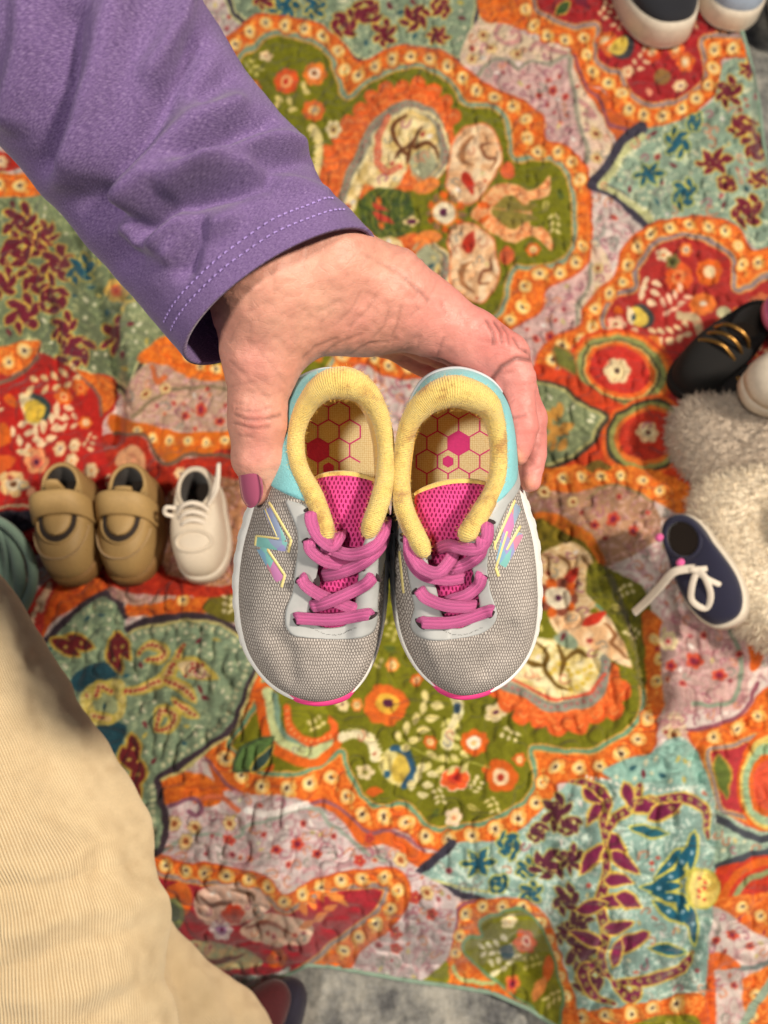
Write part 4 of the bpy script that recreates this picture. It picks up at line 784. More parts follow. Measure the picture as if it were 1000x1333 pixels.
    for q in range(-3, 4):
        for w_ in range(-3, 4):
            cx = h0[0] + r * math.sqrt(3) * (q + w_ / 2); cy = h0[1] + r * 1.5 * w_
            if math.hypot(cx - h0[0], (cy - h0[1]) * .8) > .0165: continue
            cor = [np.array([cx + r * math.cos(math.radians(60 * i + 30)), cy + r * math.sin(math.radians(60 * i + 30)), cc[2]]) for i in range(6)]
            for i in range(6):
                a, b = cor[i], cor[(i + 1) % 6]; key = tuple(np.round((a + b)[:2] * 1e4).astype(int))
                if key not in seen and random.random() > .12: seen.add(key); edge(a.copy(), b.copy(), .00028)
            if (q, w_) == (0, 0): hb.add((np.array([[cx, cy, cc[2]]] + cor) + (0, 0, .00035), [[0, i + 1, (i + 1) % 6 + 1] for i in range(6)]))
            if (q, w_) == spec['hex2']: hb.add((np.array([[cx, cy, cc[2]]] + [[cx, cy, cc[2]] + (p - [cx, cy, cc[2]]) * .5 for p in cor]) + (0, 0, .00035), [[0, i + 1, (i + 1) % 6 + 1] for i in range(6)]))
    hb.build('insole_print', M_HEX, inso, smooth=False)
    # padded collar
    ka, kb = spec['collar']; kc = np.linspace(ka, kb, 150); cen = crom_at(I, kc); cen[:, 2] += .0005
    tt = np.linspace(-1, 1, 150); rad = (.0029 + .0005 * np.clip((np.abs(tt) - .5) / .3, 0, 1)) * np.clip((1 - np.abs(tt)) / .06, 0, 1) ** .45 + .0002; rad *= 1 + .012 * np.sin(tt * 31) + .01 * np.sin(tt * 57 + 1)
    rad += .0027 * np.exp(-(tt / .26) ** 2)
    vt, ft = tube(cen, rad, rad * 1.05, 22); vt0 = vt.copy(); co = mesh_obj('collar', vt, ft, M_COLLAR, root)
    s = np.r_[0, np.cumsum(np.linalg.norm(np.diff(cen, axis=0), axis=1))]; set_uv(co, np.stack([np.repeat(s / .2, 22), np.tile(np.arange(22) / 22 * .2, 150)], -1))
    # lining from the collar down to the insole
    nl = 16; tl = np.linspace(0, 1, nl)[None, :, None]; i0 = cen.copy(); inward = c0 * 0 + np.array([cen[:, 0].mean(), cen[40:110, 1].mean(), 0]); dv = inward - i0; dv[:, 2] = 0; dv /= np.linalg.norm(dv, axis=1)[:, None]
    lo = crom_at(O, kc) ; uo = crom_at(out, kc); lo = lo - uo * .0045; lo[:, 2] = cc[2]; hi = i0 + dv * .0022; hi[:, 2] -= .003
    LN = hi[:, None] * (1 - tl) + lo[:, None] * tl + dv[:, None] * (.0030 * np.sin(tl * np.pi) ** 1)
    mesh_obj('lining', LN.reshape(-1, 3), grid_faces(150, nl), M_LINING, root)
    # eyestay overlay
    ke = np.linspace(spec['eye_k'][0], spec['eye_k'][1], 200); vs = np.linspace(0, 1, 160); K, V = np.meshgrid(ke, vs, indexing='ij'); X, Y = trace(S(K, V) + base)
    ins_ = inpoly(X, Y, crom(np.array(spec['eyestay']), 160, False)); v0 = np.where(ins_.any(1), vs[ins_.argmax(1)], .8)
    for _ in range(1): v0 = np.convolve(np.pad(v0, 2, 'edge'), np.ones(5) / 5, 'valid')
    eye = Bag(); eye.add(strip(S, ke, v0, np.full(200, 1.0), .0009, 22)); eye = eye.build('eyestay', M_OVER, root)
    D = Decal(S, base)
    sb = Bag()
    for i, (p, q) in enumerate(zip(spec['stitch'][:-1], spec['stitch'][1:])):
        if i % 4 != 3: D.line([p, q], 1.2, .0013, sb, 3)
    sb.build('stitching', M_THREAD, eye)['kind'] = 'stuff'
    # aqua heel panel and pearl heel counter
    ka, kb = spec['aqua']; kq = np.linspace(ka, kb, 110); tq = np.linspace(-1, 1, 110); vq = .42 + .5 * np.clip((np.abs(tq) - .93) / .07, 0, 1) ** 2; vq = vq - .10 * np.exp(-((np.abs(tq) - .8) / .12) ** 2)
    ab = Bag(); ab.add(strip(S, kq, vq, np.full(110, .995), .0013, 14)); ab.build('heel_panel', M_AQUA, root)
    ka, kb = spec['counter']; kq = np.linspace(ka, kb, 80); tq = np.linspace(-1, 1, 80); ab = Bag(); ab.add(strip(S, kq, .03 + .1 * tq ** 4,   .46 - .22 * tq ** 2, .0018, 12)); ab.build('heel_counter', M_HEEL, root)
    # logo
    lb = Bag(); yb = Bag()
    for P, wd in spec['logo_fill']: D.line(P, wd + 1.5, .00012, lb, 9)
    for P, wd in spec['logo_edge']: D.line(P, wd, .0002, yb, 9)
    lg = lb.build('logo', M_HOLO, root, label='shiny multicoloured letter N with a pale yellow edge'); yb.build('logo_edge', M_YEDGE, lg)['kind'] = 'stuff'
    # tongue
    rows = np.array(spec['tongue'], float); nr, ncol = 40, 26; rr = crom(rows, nr, False); a = np.linspace(0, 1, ncol)
    px = rr[:, None, 0] * (1 - a) + rr[:, None, 2] * a; py = rr[:, None, 1] * (1 - a) + rr[:, None, 3] * a - (11 * np.sin(np.pi * a) ** .7)[None] * np.clip((np.linspace(0, 1, nr) - .7) / .3, 0, 1)[:, None]; zz = rr[:, None, 4] - .0042 * np.sin(np.pi * a)[None] ** .8 + spec.get('tongue_skew', 0) * (a - .5)[None]
    TP = L(px, py, zz); tb = mesh_obj('tongue', TP.reshape(-1, 3), grid_faces(nr, ncol), M_TONGUE, root); so = tb.modifiers.new('thick', 'SOLIDIFY'); so.thickness = .002; so.offset = 0
    ed = TP[-1] + (0, .0003, .0003); vt, ft = tube(ed, .0013, n=10); pb = mesh_obj('tongue_piping', vt, ft, M_COLLAR, tb); set_uv(pb, np.zeros((len(vt), 2)))
    # laces
    for P in spec['laces']:
        P = np.array(P, float); q = crom(P, 44, False)
        zs = np.array([-(D.Zg.ravel()[((D.X - x) ** 2 + (D.Y - y) ** 2).argmin()]) for x, y in q[:, :2]]); dd = np.array([((D.X - x) ** 2 + (D.Y - y) ** 2).min() for x, y in q[:, :2]])
        zl = np.where(dd < 9, np.minimum(q[:, 2], zs - .0022), q[:, 2]); zl = np.convolve(np.pad(zl, 3, 'edge'), np.ones(7) / 7, 'valid')
        for e_, ix_ in ((.0035, (0, -1)), (.002, (1, -2)), (.0006, (2, -3))):
            for i_ in ix_: zl[i_] += e_
        q[:, 2] = zl; path = L(q[:, 0], q[:, 1], q[:, 2]); w_ = np.full(44, .0023); w_[[0, -1]] *= .75
        up_ = np.tile([0, 0, 1.0], (44, 1)); nn = 20; vt, ft = tube(path, w_, .0007, nn, up_, sq=.5)
        lc = mesh_obj('lace', vt, ft, M_LACE, root); s = np.r_[0, np.cumsum(np.linalg.norm(np.diff(path, axis=0), axis=1))]
        set_uv(lc, np.stack([np.repeat(s / .02, nn), np.tile(np.abs(np.arange(nn) / nn - .5) * 2, 44)], -1))
        for e0, e1 in ((0, 4), (-1, -5)):                             # flat dark disc at each lace end, painting the shade of its slot
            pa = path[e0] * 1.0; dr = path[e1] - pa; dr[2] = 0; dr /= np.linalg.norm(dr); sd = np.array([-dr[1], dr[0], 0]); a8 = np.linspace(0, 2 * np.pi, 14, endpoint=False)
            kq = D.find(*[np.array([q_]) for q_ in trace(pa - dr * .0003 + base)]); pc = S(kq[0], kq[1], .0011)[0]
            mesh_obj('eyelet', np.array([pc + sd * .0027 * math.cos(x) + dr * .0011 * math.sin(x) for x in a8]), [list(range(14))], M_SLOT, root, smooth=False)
    # loose fibres on the worn collar
    rs = np.random.RandomState(3); nf = 5200; vv_ = np.asarray(vt0); i_ = rs.randint(0, len(vv_), nf); p = vv_[i_]; c_i = np.repeat(cen, 22, 0)[i_]; d = p - c_i; d /= np.linalg.norm(d, axis=1)[:, None] + 1e-9; d = d + rs.normal(0, .6, (nf, 3)); d /= np.linalg.norm(d, axis=1)[:, None]
    p = p + rs.normal(0, .0003, (nf, 3)); s_ = np.cross(d, rs.normal(0, 1, (nf, 3))); s_ /= np.linalg.norm(s_, axis=1)[:, None]; ln = rs.uniform(.0004, .0013, nf)[:, None]
    fv = np.stack([p - s_ * .00005, p + s_ * .00005, p + d * ln + rs.normal(0, .0002, (nf, 3))], 1).reshape(-1, 3); fo_ = mesh_obj('collar_fuzz', fv, np.arange(nf * 3).reshape(-1, 3), M_LINING, co, smooth=False); fo_['kind'] = 'stuff'
    return root, base, S
def Lz(pts, z): return [(x, y, z + dz) for x, y, dz in pts]
def lac(zoom, pts): return [zoom([(x, y)])[0] + (z,) for x, y, z in pts]
A_ST = [(420, 911, 434, 817, .290), (385, 905, 416, 815, .290), (352, 884, 405, 806, .289), (328, 850, 404, 792, .287), (317, 812, 407, 775, .285), (314, 765, 412, 750, .281), (320, 715, 418, 722, .275), (332, 672, 424, 697, .271),
        (345, 630, 411, 652, .273), (355, 590, 389, 606, .277), (362, 555, 386, 565, .278), (375, 525, 398, 530, .275), (400, 505, 420, 506, .271), (432, 497, 447, 499, .270), (465, 505, 474, 510, .272), (485, 528, 493, 538, .276), (494, 565, 502, 575, .279), (498, 605, 502, 612, .277), (500, 645, 496, 648, .273), (500, 690, 479, 696, .271), (500, 735, 470, 722, .275), (499, 780, 468, 752, .281), (493, 828, 465, 778, .285), (479, 870, 463, 795, .287), (455, 900, 452, 812, .290)]
B_ST = [(600, 903, 596, 818, .290), (636, 896, 612, 812, .290), (667, 874, 624, 800, .289), (688, 840, 625, 786, .287), (696, 798, 622, 770, .285), (695, 750, 616, 745, .281), (688, 700, 610, 722, .275), (676, 660, 607, 699, .271),
        (667, 622, 625, 669, .272), (662, 590, 645, 630, .276), (658, 556, 649, 588, .278), (647, 526, 644, 550, .277), (624, 504, 630, 524, .273), (590, 494, 592, 510, .270), (558, 500, 556, 523, .272), (540, 522, 533, 552, .276), (530, 560, 524, 592, .278), (523, 605, 522, 630, .277), (518, 650, 528, 668, .273), (515, 695, 553, 721, .271), (514, 740, 560, 742, .276), (516, 785, 567, 765, .281), (524, 828, 571, 785, .285), (543, 866, 575, 800, .287), (570, 892, 584, 814, .290)]
eyeA = zoomA([(230, -60), (300, 20), (330, 110), (370, 210), (402, 290), (405, 400), (388, 520), (374, 640), (342, 710), (336, 780), (352, 838), (410, 872), (600, 888), (760, 872), (826, 815), (834, 690), (842, 600), (870, 450), (892, 300), (905, 180)]) + [(520, 600), (440, 480), (350, 560)]
eyeB = zoomB([(770, -40), (730, 100), (690, 200), (630, 330), (608, 430), (606, 520), (625, 640), (655, 720), (648, 790), (570, 856), (400, 888), (270, 884), (200, 842), (186, 785), (212, 730), (198, 650), (178, 540), (160, 420), (118, 330), (100, 220)]) + [(505, 600), (590, 480), (680, 560)]
def arc(zoom, x0, x1, y, dip, n=34): return zoom([(x0 + (x1 - x0) * i / n, y + dip * math.sin(math.pi * i / n) + 4 * math.sin(i * 2.1)) for i in range(n + 1)])
specA = dict(base=(412, 700, .335), label='grey toddler sneaker gripped by the thumb, its outer side beside the thumbnail', stations=A_ST, eyestay=eyeA, eye_k=(-9.2, 7.8), collar=(6.75, 19.15), aqua=(7.85, 17.6), counter=(9.6, 16.0),
    hex=(414, 586), hex2=(1, -1), stitch=arc(zoomA, 470, 735, 815, 45),
    dents=[([(360, 830), (375, 850), (380, 880)], 12, -.0022), ([(392, 838), (420, 846), (470, 840)], 12, .0008), ([(480, 820), (470, 850)], 10, -.0012)],
    logo_fill=[(zoomA([(236, 165), (328, 362)]), 10), (zoomA([(178, 352), (350, 385)]), 12), (zoomA([(200, 378), (316, 572)]), 11)],
    logo_edge=[(zoomA([(246, 132), (372, 346)]), 3.4), (zoomA([(372, 340), (356, 415)]), 3.4), (zoomA([(176, 322), (318, 340)]), 2.8), (zoomA([(238, 390), (338, 538)]), 3.4), (zoomA([(338, 532), (318, 604)]), 3.6), (zoomA([(182, 322), (176, 378)]), 2.4), (zoomA([(228, 172), (300, 340)]), 1.6), (zoomA([(880, 560), (893, 470)]), 3)],
    tongue=[(402, 822, 466, 822, .296), (400, 780, 474, 780, .292), (404, 740, 480, 740, .287), (408, 700, 488, 700, .284), (410, 664, 494, 668, .2835), (411, 634, 494, 640, .2845), (411, 626, 494, 633, .287)],
    laces=[lac(zoomA, [(400, 768, .2900), (440, 772, .2865), (600, 778, .2845), (760, 752, .286), (795, 748, .2895)]),
           lac(zoomA, [(425, 545, .2855), (450, 590, .2825), (520, 640, .2815), (640, 690, .2835), (722, 722, .287)]),
           lac(zoomA, [(815, 542, .2855), (770, 590, .2820), (650, 650, .2795), (540, 695, .2815), (480, 705, .287)]),
           lac(zoomA, [(472, 345, .2815), (480, 400, .2775), (560, 460, .2765), (680, 480, .2785), (760, 470, .283)]),
           lac(zoomA, [(540, 540, .283), (640, 522, .2775), (760, 470, .2755), (850, 385, .2755), (878, 300, .279)]),
           lac(zoomA, [(480, 190, .2775), (482, 250, .2735), (520, 325, .2715), (590, 378, .2705), (630, 330, .2735), (640, 300, .279)]),
           lac(zoomA, [(884, 225, .2775), (870, 310, .2735), (810, 390, .2725), (700, 425, .2735), (600, 400, .2755), (545, 370, .280)])])
specB = dict(base=(604, 700, .335), label='grey toddler sneaker pressed by the index fingertip, beside the middle finger', stations=B_ST, eyestay=eyeB, eye_k=(-9.2, 8.6), collar=(6.75, 19.15), aqua=(7.85, 18.2), counter=(9.6, 16.2),
    hex=(597, 577), hex2=(0, -1), stitch=arc(zoomB, 320, 580, 815, 45),
    dents=[([(665, 820), (655, 845), (632, 872)], 13, -.0024), ([(560, 838), (590, 846), (640, 838)], 12, .0008), ([(543, 850), (560, 870)], 10, -.0014)],
    logo_fill=[(zoomB([(775, 150), (700, 330)]), 9), (zoomB([(745, 170), (665, 480)]), 10), (zoomB([(785, 300), (680, 490)]), 10)],
    logo_edge=[(zoomB([(758, 118), (640, 380)]), 3), (zoomB([(715, 280), (648, 500)]), 3), (zoomB([(648, 495), (664, 545)]), 4), (zoomB([(785, 265), (700, 410)]), 3), (zoomB([(640, 350), (646, 400)]), 3), (zoomB([(124, 400), (148, 640)]), 3)],
    tongue=[(566, 822, 628, 820, .296), (560, 785, 632, 780, .292), (553, 745, 628, 740, .287), (547, 705, 626, 700, .284), (543, 672, 632, 664, .2835), (542, 654, 634, 641, .2845), (542, 646, 634, 634, .287)],
    laces=[lac(zoomB, [(246, 790, .2900), (290, 796, .2865), (430, 790, .2845), (590, 738, .286), (624, 728, .2895)]),
           lac(zoomB, [(570, 532, .2855), (555, 590, .2825), (490, 645, .2815), (410, 672, .2835), (350, 700, .287)]),
           lac(zoomB, [(232, 612, .2855), (270, 660, .2820), (370, 700, .2795), (480, 708, .2815), (540, 700, .287)]),
           lac(zoomB, [(182, 350, .2815), (186, 440, .2775), (250, 530, .2765), (380, 560, .278), (484, 545, .283)]),
           lac(zoomB, [(575, 330, .2815), (560, 420, .2775), (480, 480, .2765), (380, 505, .2785), (300, 515, .283)]),
           lac(zoomB, [(180, 320, .2785), (186, 400, .2735), (240, 490, .2715), (330, 525, .2705), (390, 470, .2725), (430, 400, .278)]),
           lac(zoomB, [(600, 250, .2775), (600, 330, .2735), (560, 390, .2725), (480, 395, .2715), (390, 375, .2745), (325, 400, .2795)])])
rootA, baseA, SA = sneaker(specA)
rootB, baseB, SB = sneaker(specB)
# ------------------------------------------------------------------ the person: hand, sleeve, trouser leg, foot
person, pbase = held('person', 360, 380, .27)
tag(person, 'person in a purple long-sleeved top and cream corduroy trousers gripping two sneakers', 'person')
PL = lambda px, py, Z: V3(px, py, Z) - pbase
def surface_nets(vol, org, h):
    s = vol < 0; nx, ny, nz = vol.shape
    c = [s[i:nx - 1 + i, j:ny - 1 + j, k:nz - 1 + k] for i in (0, 1) for j in (0, 1) for k in (0, 1)]
    cnt = sum(x.astype(np.int8) for x in c); act = (cnt > 0) & (cnt < 8); idx = -np.ones(act.shape, np.int64); cells = np.argwhere(act); idx[act] = np.arange(len(cells))
    acc = np.zeros((len(cells), 3)); num = np.zeros(len(cells)); I_, J_, K_ = cells.T
    corners = [(i, j, k) for i in (0, 1) for j in (0, 1) for k in (0, 1)]
    for a in corners:
        for ax in range(3):
            if a[ax] == 0:
                b = list(a); b[ax] = 1
                va = vol[I_ + a[0], J_ + a[1], K_ + a[2]]; vb = vol[I_ + b[0], J_ + b[1], K_ + b[2]]; m = (va < 0) != (vb < 0)
                t_ = np.where(m, va / np.where(m, va - vb, 1), 0); p = np.array(a, float)[None].repeat(len(cells), 0); p[:, ax] = t_
                acc[m] += p[m]; num[m] += 1
    V = org + h * (cells + acc / num[:, None]); F = []
    for ax in range(3):
        sl0 = [slice(None)] * 3; sl1 = [slice(None)] * 3; sl0[ax] = slice(0, -1); sl1[ax] = slice(1, None)
        e = s[tuple(sl0)] != s[tuple(sl1)]; E = np.argwhere(e); o = [q for q in range(3) if q != ax]
        ok = (E[:, o[0]] > 0) & (E[:, o[1]] > 0) & (E[:, o[0]] < vol.shape[o[0]] - 1) & (E[:, o[1]] < vol.shape[o[1]] - 1); E = E[ok]
        def at_(d0, d1): q = E.copy(); q[:, o[0]] -= d0; q[:, o[1]] -= d1; return idx[q[:, 0], q[:, 1], q[:, 2]]
        f = np.stack([at_(1, 1), at_(0, 1), at_(0, 0), at_(1, 0)], -1); ins = s[E[:, 0], E[:, 1], E[:, 2]]
        fl = ~ins if ax != 1 else ins; f[fl] = f[fl][:, ::-1]; F.append(f)
    return V, np.concatenate(F)
def blob(caps, h, pad=.006, k=.006):
    "smooth union of tapered capsules: (p, r, q, s)"
    P = np.array([c[0] for c in caps] + [c[2] for c in caps]); R = max(max(c[1], c[3]) for c in caps)
    lo = P.min(0) - R - pad; hi = P.max(0) + R + pad; n = np.ceil((hi - lo) / h).astype(int) + 1
    ax = [np.arange(n[i], dtype=np.float32) * h + lo[i] for i in range(3)]; vol = np.full(n, 1.0, np.float32)
    for a, ra, b, rb, *kk in caps:
        kq = kk[0] if kk else k; m = max(ra, rb) + kq * 2.5; l2 = np.minimum(a, b) - m; h2 = np.maximum(a, b) + m
        sl = tuple(slice(max(0, int((l2[i] - lo[i]) / h)), min(n[i], int((h2[i] - lo[i]) / h) + 2)) for i in range(3))
        X, Y, Z_ = np.meshgrid(*[ax[i][sl[i]] for i in range(3)], indexing='ij', sparse=True); d = b - a; L2 = d @ d + 1e-12
        t_ = np.clip(((X - a[0]) * d[0] + (Y - a[1]) * d[1] + (Z_ - a[2]) * d[2]) / L2, 0, 1)
        q = np.sqrt((X - a[0] - t_ * d[0]) ** 2 + (Y - a[1] - t_ * d[1]) ** 2 + (Z_ - a[2] - t_ * d[2]) ** 2) - (ra + (rb - ra) * t_)
        o = vol[sl]; hh = np.maximum(kq - np.abs(o - q), 0) / kq; vol[sl] = np.minimum(o, q) - hh * hh * kq * .25
    return surface_nets(vol, lo, h)
def relax(V, F, n=2, lam=.5):
    E = np.concatenate([F[:, [0, 1]], F[:, [1, 2]], F[:, [2, 3]], F[:, [3, 0]]])
    for _ in range(n):
        acc = np.zeros_like(V); cnt = np.bincount(E.ravel(), minlength=len(V))
        for c in range(3): acc[:, c] = np.bincount(E[:, 0], V[E[:, 1], c], len(V)) + np.bincount(E[:, 1], V[E[:, 0], c], len(V))
        V = V * (1 - lam) + lam * acc / np.maximum(cnt, 1)[:, None]
    return V
def normals(V, F):
    n = np.cross(V[F[:, 2]] - V[F[:, 0]], V[F[:, 3]] - V[F[:, 1]]); N = np.zeros_like(V)
    for j in range(4):
        for c in range(3): N[:, c] += np.bincount(F[:, j], n[:, c], len(V))
    return N / (np.linalg.norm(N, axis=1)[:, None] + 1e-12)
def cap(p, r, q, s, *k): return (PL(*p), r / 1000, PL(*q), s / 1000, *[x / 1000 for x in k])
HAND = [cap((215, 200, .252), 18, (345, 366, .264), 17.5), cap((255, 170, .254), 15, (420, 342, .266), 14.5), cap((235, 190, .262), 18, (385, 360, .278), 17), cap((345, 366, .264), 17, (420, 344, .267), 14.5),
        cap((428, 350, .268), 15, (500, 378, .279), 14.5, 8), cap((500, 378, .279), 14.5, (560, 413, .289), 12.5, 8),            # index metacarpal
        cap((405, 370, .272), 15, (540, 412, .288), 12, 8), cap((350, 380, .266), 18, (337, 455, .271), 12.6, 10),                  # web, thumb metacarpal
        cap((360, 405, .272), 15, (470, 412, .284), 13.5, 12), cap((370, 420, .274), 12, (352, 470, .274), 9, 10),
        cap((420, 372, .29), 16, (540, 412, .309), 13, 10), cap((410, 382, .302), 15, (520, 420, .328), 12, 10), cap((400, 396, .312), 13, (500, 432, .340), 11, 8),
        cap((337, 455, .271), 12.2, (336, 546, .2765), 10.0, 5), cap((336, 546, .2765), 10.0, (336, 596, .281), 9.0, 4), cap((336, 596, .281), 9.0, (337, 634, .2855), 6.6, 3),   # thumb
        cap((558, 412, .289), 12.2, (612, 441, .291), 10.4, 5), cap((612, 441, .291), 10.4, (655, 467, .293), 10.4, 4),                                              # index proximal
        cap((656, 468, .293), 10.0, (671, 500, .2925), 7.8, 2.0), cap((671, 500, .2925), 7.8, (678, 552, .2915), 6.6, 2.0), cap((678, 552, .2915), 6.6, (674, 591, .291), 4.9, 2.0),
        cap((545, 418, .309), 12, (660, 474, .316), 10, 2), cap((660, 474, .316), 9.6, (690, 545, .314), 7.0, .6), cap((690, 545, .314), 7.0, (693, 592, .313), 6.2, .6), cap((693, 592, .313), 6.2, (690, 626, .312), 4.6, .6),      # middle
        cap((525, 425, .328), 11, (640, 480, .338), 9.5, 2), cap((640, 480, .338), 9.5, (672, 560, .338), 8.5, 1.2), cap((672, 560, .338), 8.5, (660, 610, .342), 7, 1.2),                     # ring
        cap((505, 435, .340), 10, (590, 485, .355), 8.5, 2), cap((590, 485, .355), 8.5, (620, 540, .357), 7.5, 1.2), cap((620, 540, .357), 7.5, (618, 580, .358), 6.2, 1.2)]                     # little
HV, HF = blob(HAND, .00085, k=.006); HV = relax(HV, HF, 3)
N = normals(HV, HF); hx, hy = trace(HV + pbase); facing = np.clip(N[:, 2], 0, 1)
depth = -(HV + pbase)[:, 2]
disp = .00022 * noise2(hx, hy, 9, 21) + .0005 * noise2(hx, hy, 30, 22)
front = (facing > .05)
CREASE = [  # traced skin folds: points, width, depth (mm)
    ([(633, 418), (640, 432), (642, 448)], 2.2, .7), ([(643, 420), (651, 434), (652, 446)], 2.2, .7), ([(653, 426), (660, 436), (662, 448)], 2.0, .5), ([(668, 440), (676, 452), (686, 458)], 2.2, .6), ([(686, 456), (694, 466), (696, 480)], 2.2, .5),
    ([(642, 492), (652, 478), (672, 466), (690, 468)], 3.0, 1.0), ([(652, 540), (664, 545), (684, 540)], 2.2, .5), ([(655, 549), (672, 552)], 1.8, .3), ([(570, 470), (572, 456), (578, 440)], 2.0, .35), ([(545, 452), (547, 436)], 2, .25),
    ([(306, 540), (322, 546), (345, 546), (366, 540)], 2.2, .55), ([(305, 551), (325, 557), (350, 556)], 2.0, .45), ([(308, 532), (330, 536), (352, 530)], 1.8, .35), ([(310, 566), (330, 570)], 1.8, .3), ([(306, 524), (322, 527)], 1.8, .25),
    ([(395, 466), (410, 452), (440, 440)], 2.4, .35), ([(420, 462), (440, 446), (470, 436)], 2.2, .3), ([(452, 464), (480, 448), (505, 446)], 2.2, .35), ([(486, 440), (500, 425), (506, 405)], 2.0, .3), ([(510, 440), (518, 420), (522, 400)], 2.0, .3),
    ([(470, 330), (520, 356), (560, 392)], 2.4, .25), ([(490, 336), (535, 362)], 2, .2), ([(440, 420), (460, 400), (470, 380)], 2.0, .2), ([(455, 425), (480, 402), (490, 385)], 2.0, .22), ([(540, 372), (556, 392)], 2, .3), ([(528, 362), (542, 380)], 2, .25),
    ([(575, 396), (580, 408)], 2, .3), ([(600, 408), (604, 418)], 2, .25), ([(300, 470), (330, 500), (350, 520)], 2.5, .2), ([(320, 440), (350, 470), (372, 500)], 2.5, .2), ([(664, 608), (670, 600), (672, 590)], 2, .35)]
rc = random.Random(11)
for _ in range(150):                                                  # fine skin lines
    x, y = rc.uniform(300, 700), rc.uniform(320, 620)
    an = math.radians(rc.gauss(-58 if x < 620 else 10, 22) if y < 470 else rc.gauss(0, 14)); ln = rc.uniform(7, 20)
    CREASE.append(([(x - ln * math.cos(an), y - ln * math.sin(an)), (x + rc.uniform(-2, 2), y + rc.uniform(-2, 2)), (x + ln * math.cos(an), y + ln * math.sin(an))], 1.5, rc.uniform(.05, .16)))
crs = np.zeros(len(HV))
for P, wd, A in CREASE:
    d = seg_d(hx, hy, P); crs += A * np.exp(-(d / wd) ** 2)
disp = disp - .001 * crs * front * .85
# tendon / knuckle swell
for (x, y), wd, A in (((648, 436), 16, .0010), ((560, 385), 22, .0006), ((336, 545), 18, .0008), ((430, 350), 20, .0005)): disp += A * np.exp(-(((hx - x) ** 2 + (hy - y) ** 2) / wd ** 2)) * front
HV = HV + N * disp[:, None]
base_c = np.array([216, 158, 138.]); red = np.array([208, 118, 112.]); pale = np.array([230, 186, 160.]); pk = np.array([220, 144, 136.])
t1 = np.clip((hx - 500) / 130, 0, 1)[:, None]; rgb = base_c * (1 - t1) + pk * t1
for (x, y), wd, c_, A in (((650, 440), 26, red, .7), ((672, 520), 30, red, .4), ((690, 560), 40, red, .5), ((560, 420), 40, pk, .5), ((330, 470), 34, pk, .45), ((332, 548), 20, red, .55), ((336, 590), 24, pk, .5), ((470, 420), 40, pk, .35), ((345, 620), 16, pale, .6), ((672, 598), 12, np.array([238, 176, 136.]), .8), ((686, 632), 12, np.array([238, 170, 136.]), .7), ((420, 390), 30, pale, .5), ((360, 430), 26, pale, .35)):
    a = A * np.exp(-(((hx - x) ** 2 + (hy - y) ** 2) / wd ** 2))[:, None]; rgb = rgb * (1 - a) + c_ * a
mt = .5 + .5 * noise2(hx, hy, 14, 23); rgb = rgb * (1 - .16 * mt[:, None]) + red * .16 * mt[:, None]; rgb = rgb * (1 - .36 * np.clip(crs, 0, 1) * front)[:, None]  # shade in the creases is also painted into the skin colour
t = NT('skin', .5); at = t.n('ShaderNodeAttribute', attribute_name='skin'); c = t.coords()
n1 = t.noise(c, 420, 4, .6); vo = t.n('ShaderNodeTexVoronoi', feature='DISTANCE_TO_EDGE'); vo.inputs['Scale'].default_value = 950; mp = t.coords('Object', (1, .55, 1), (0, 0, .6)); t.l(mp, vo.inputs['Vector'])
vo2 = t.n('ShaderNodeTexVoronoi', feature='DISTANCE_TO_EDGE'); vo2.inputs['Scale'].default_value = 420; mp2 = t.coords('Object', (.35, 1, 1), (0, 0, -.7)); t.l(mp2, vo2.inputs['Vector'])
cl = t.mix(1.0, at.outputs['Color'], t.ramp(n1, [(.3, g(.86)), (.7, g(1))]), 'MULTIPLY'); t.color(cl)
vr = t.ramp(vo.outputs['Distance'], [(0, g(0)), (.14, g(1))]); vr2 = t.ramp(vo2.outputs['Distance'], [(0, g(0)), (.07, g(1))])
b0 = t.bump(vr, .12, .0003); b1_ = t.bump(vr2, .16, .0004, b0); t.bump(n1, .25, .0005, b1_)
t.b.inputs['Subsurface Weight'].default_value = .12; t.b.inputs['Subsurface Radius'].default_value = (1, .35, .2); t.b.inputs['Subsurface Scale'].default_value = .003; t.b.inputs['Specular IOR Level'].default_value = .42
hand = mesh_obj('hand', HV, HF, t.m, person, label='hand with the thumb on one sneaker and fingers round the other'); set_color(hand, 'skin', lin(rgb))
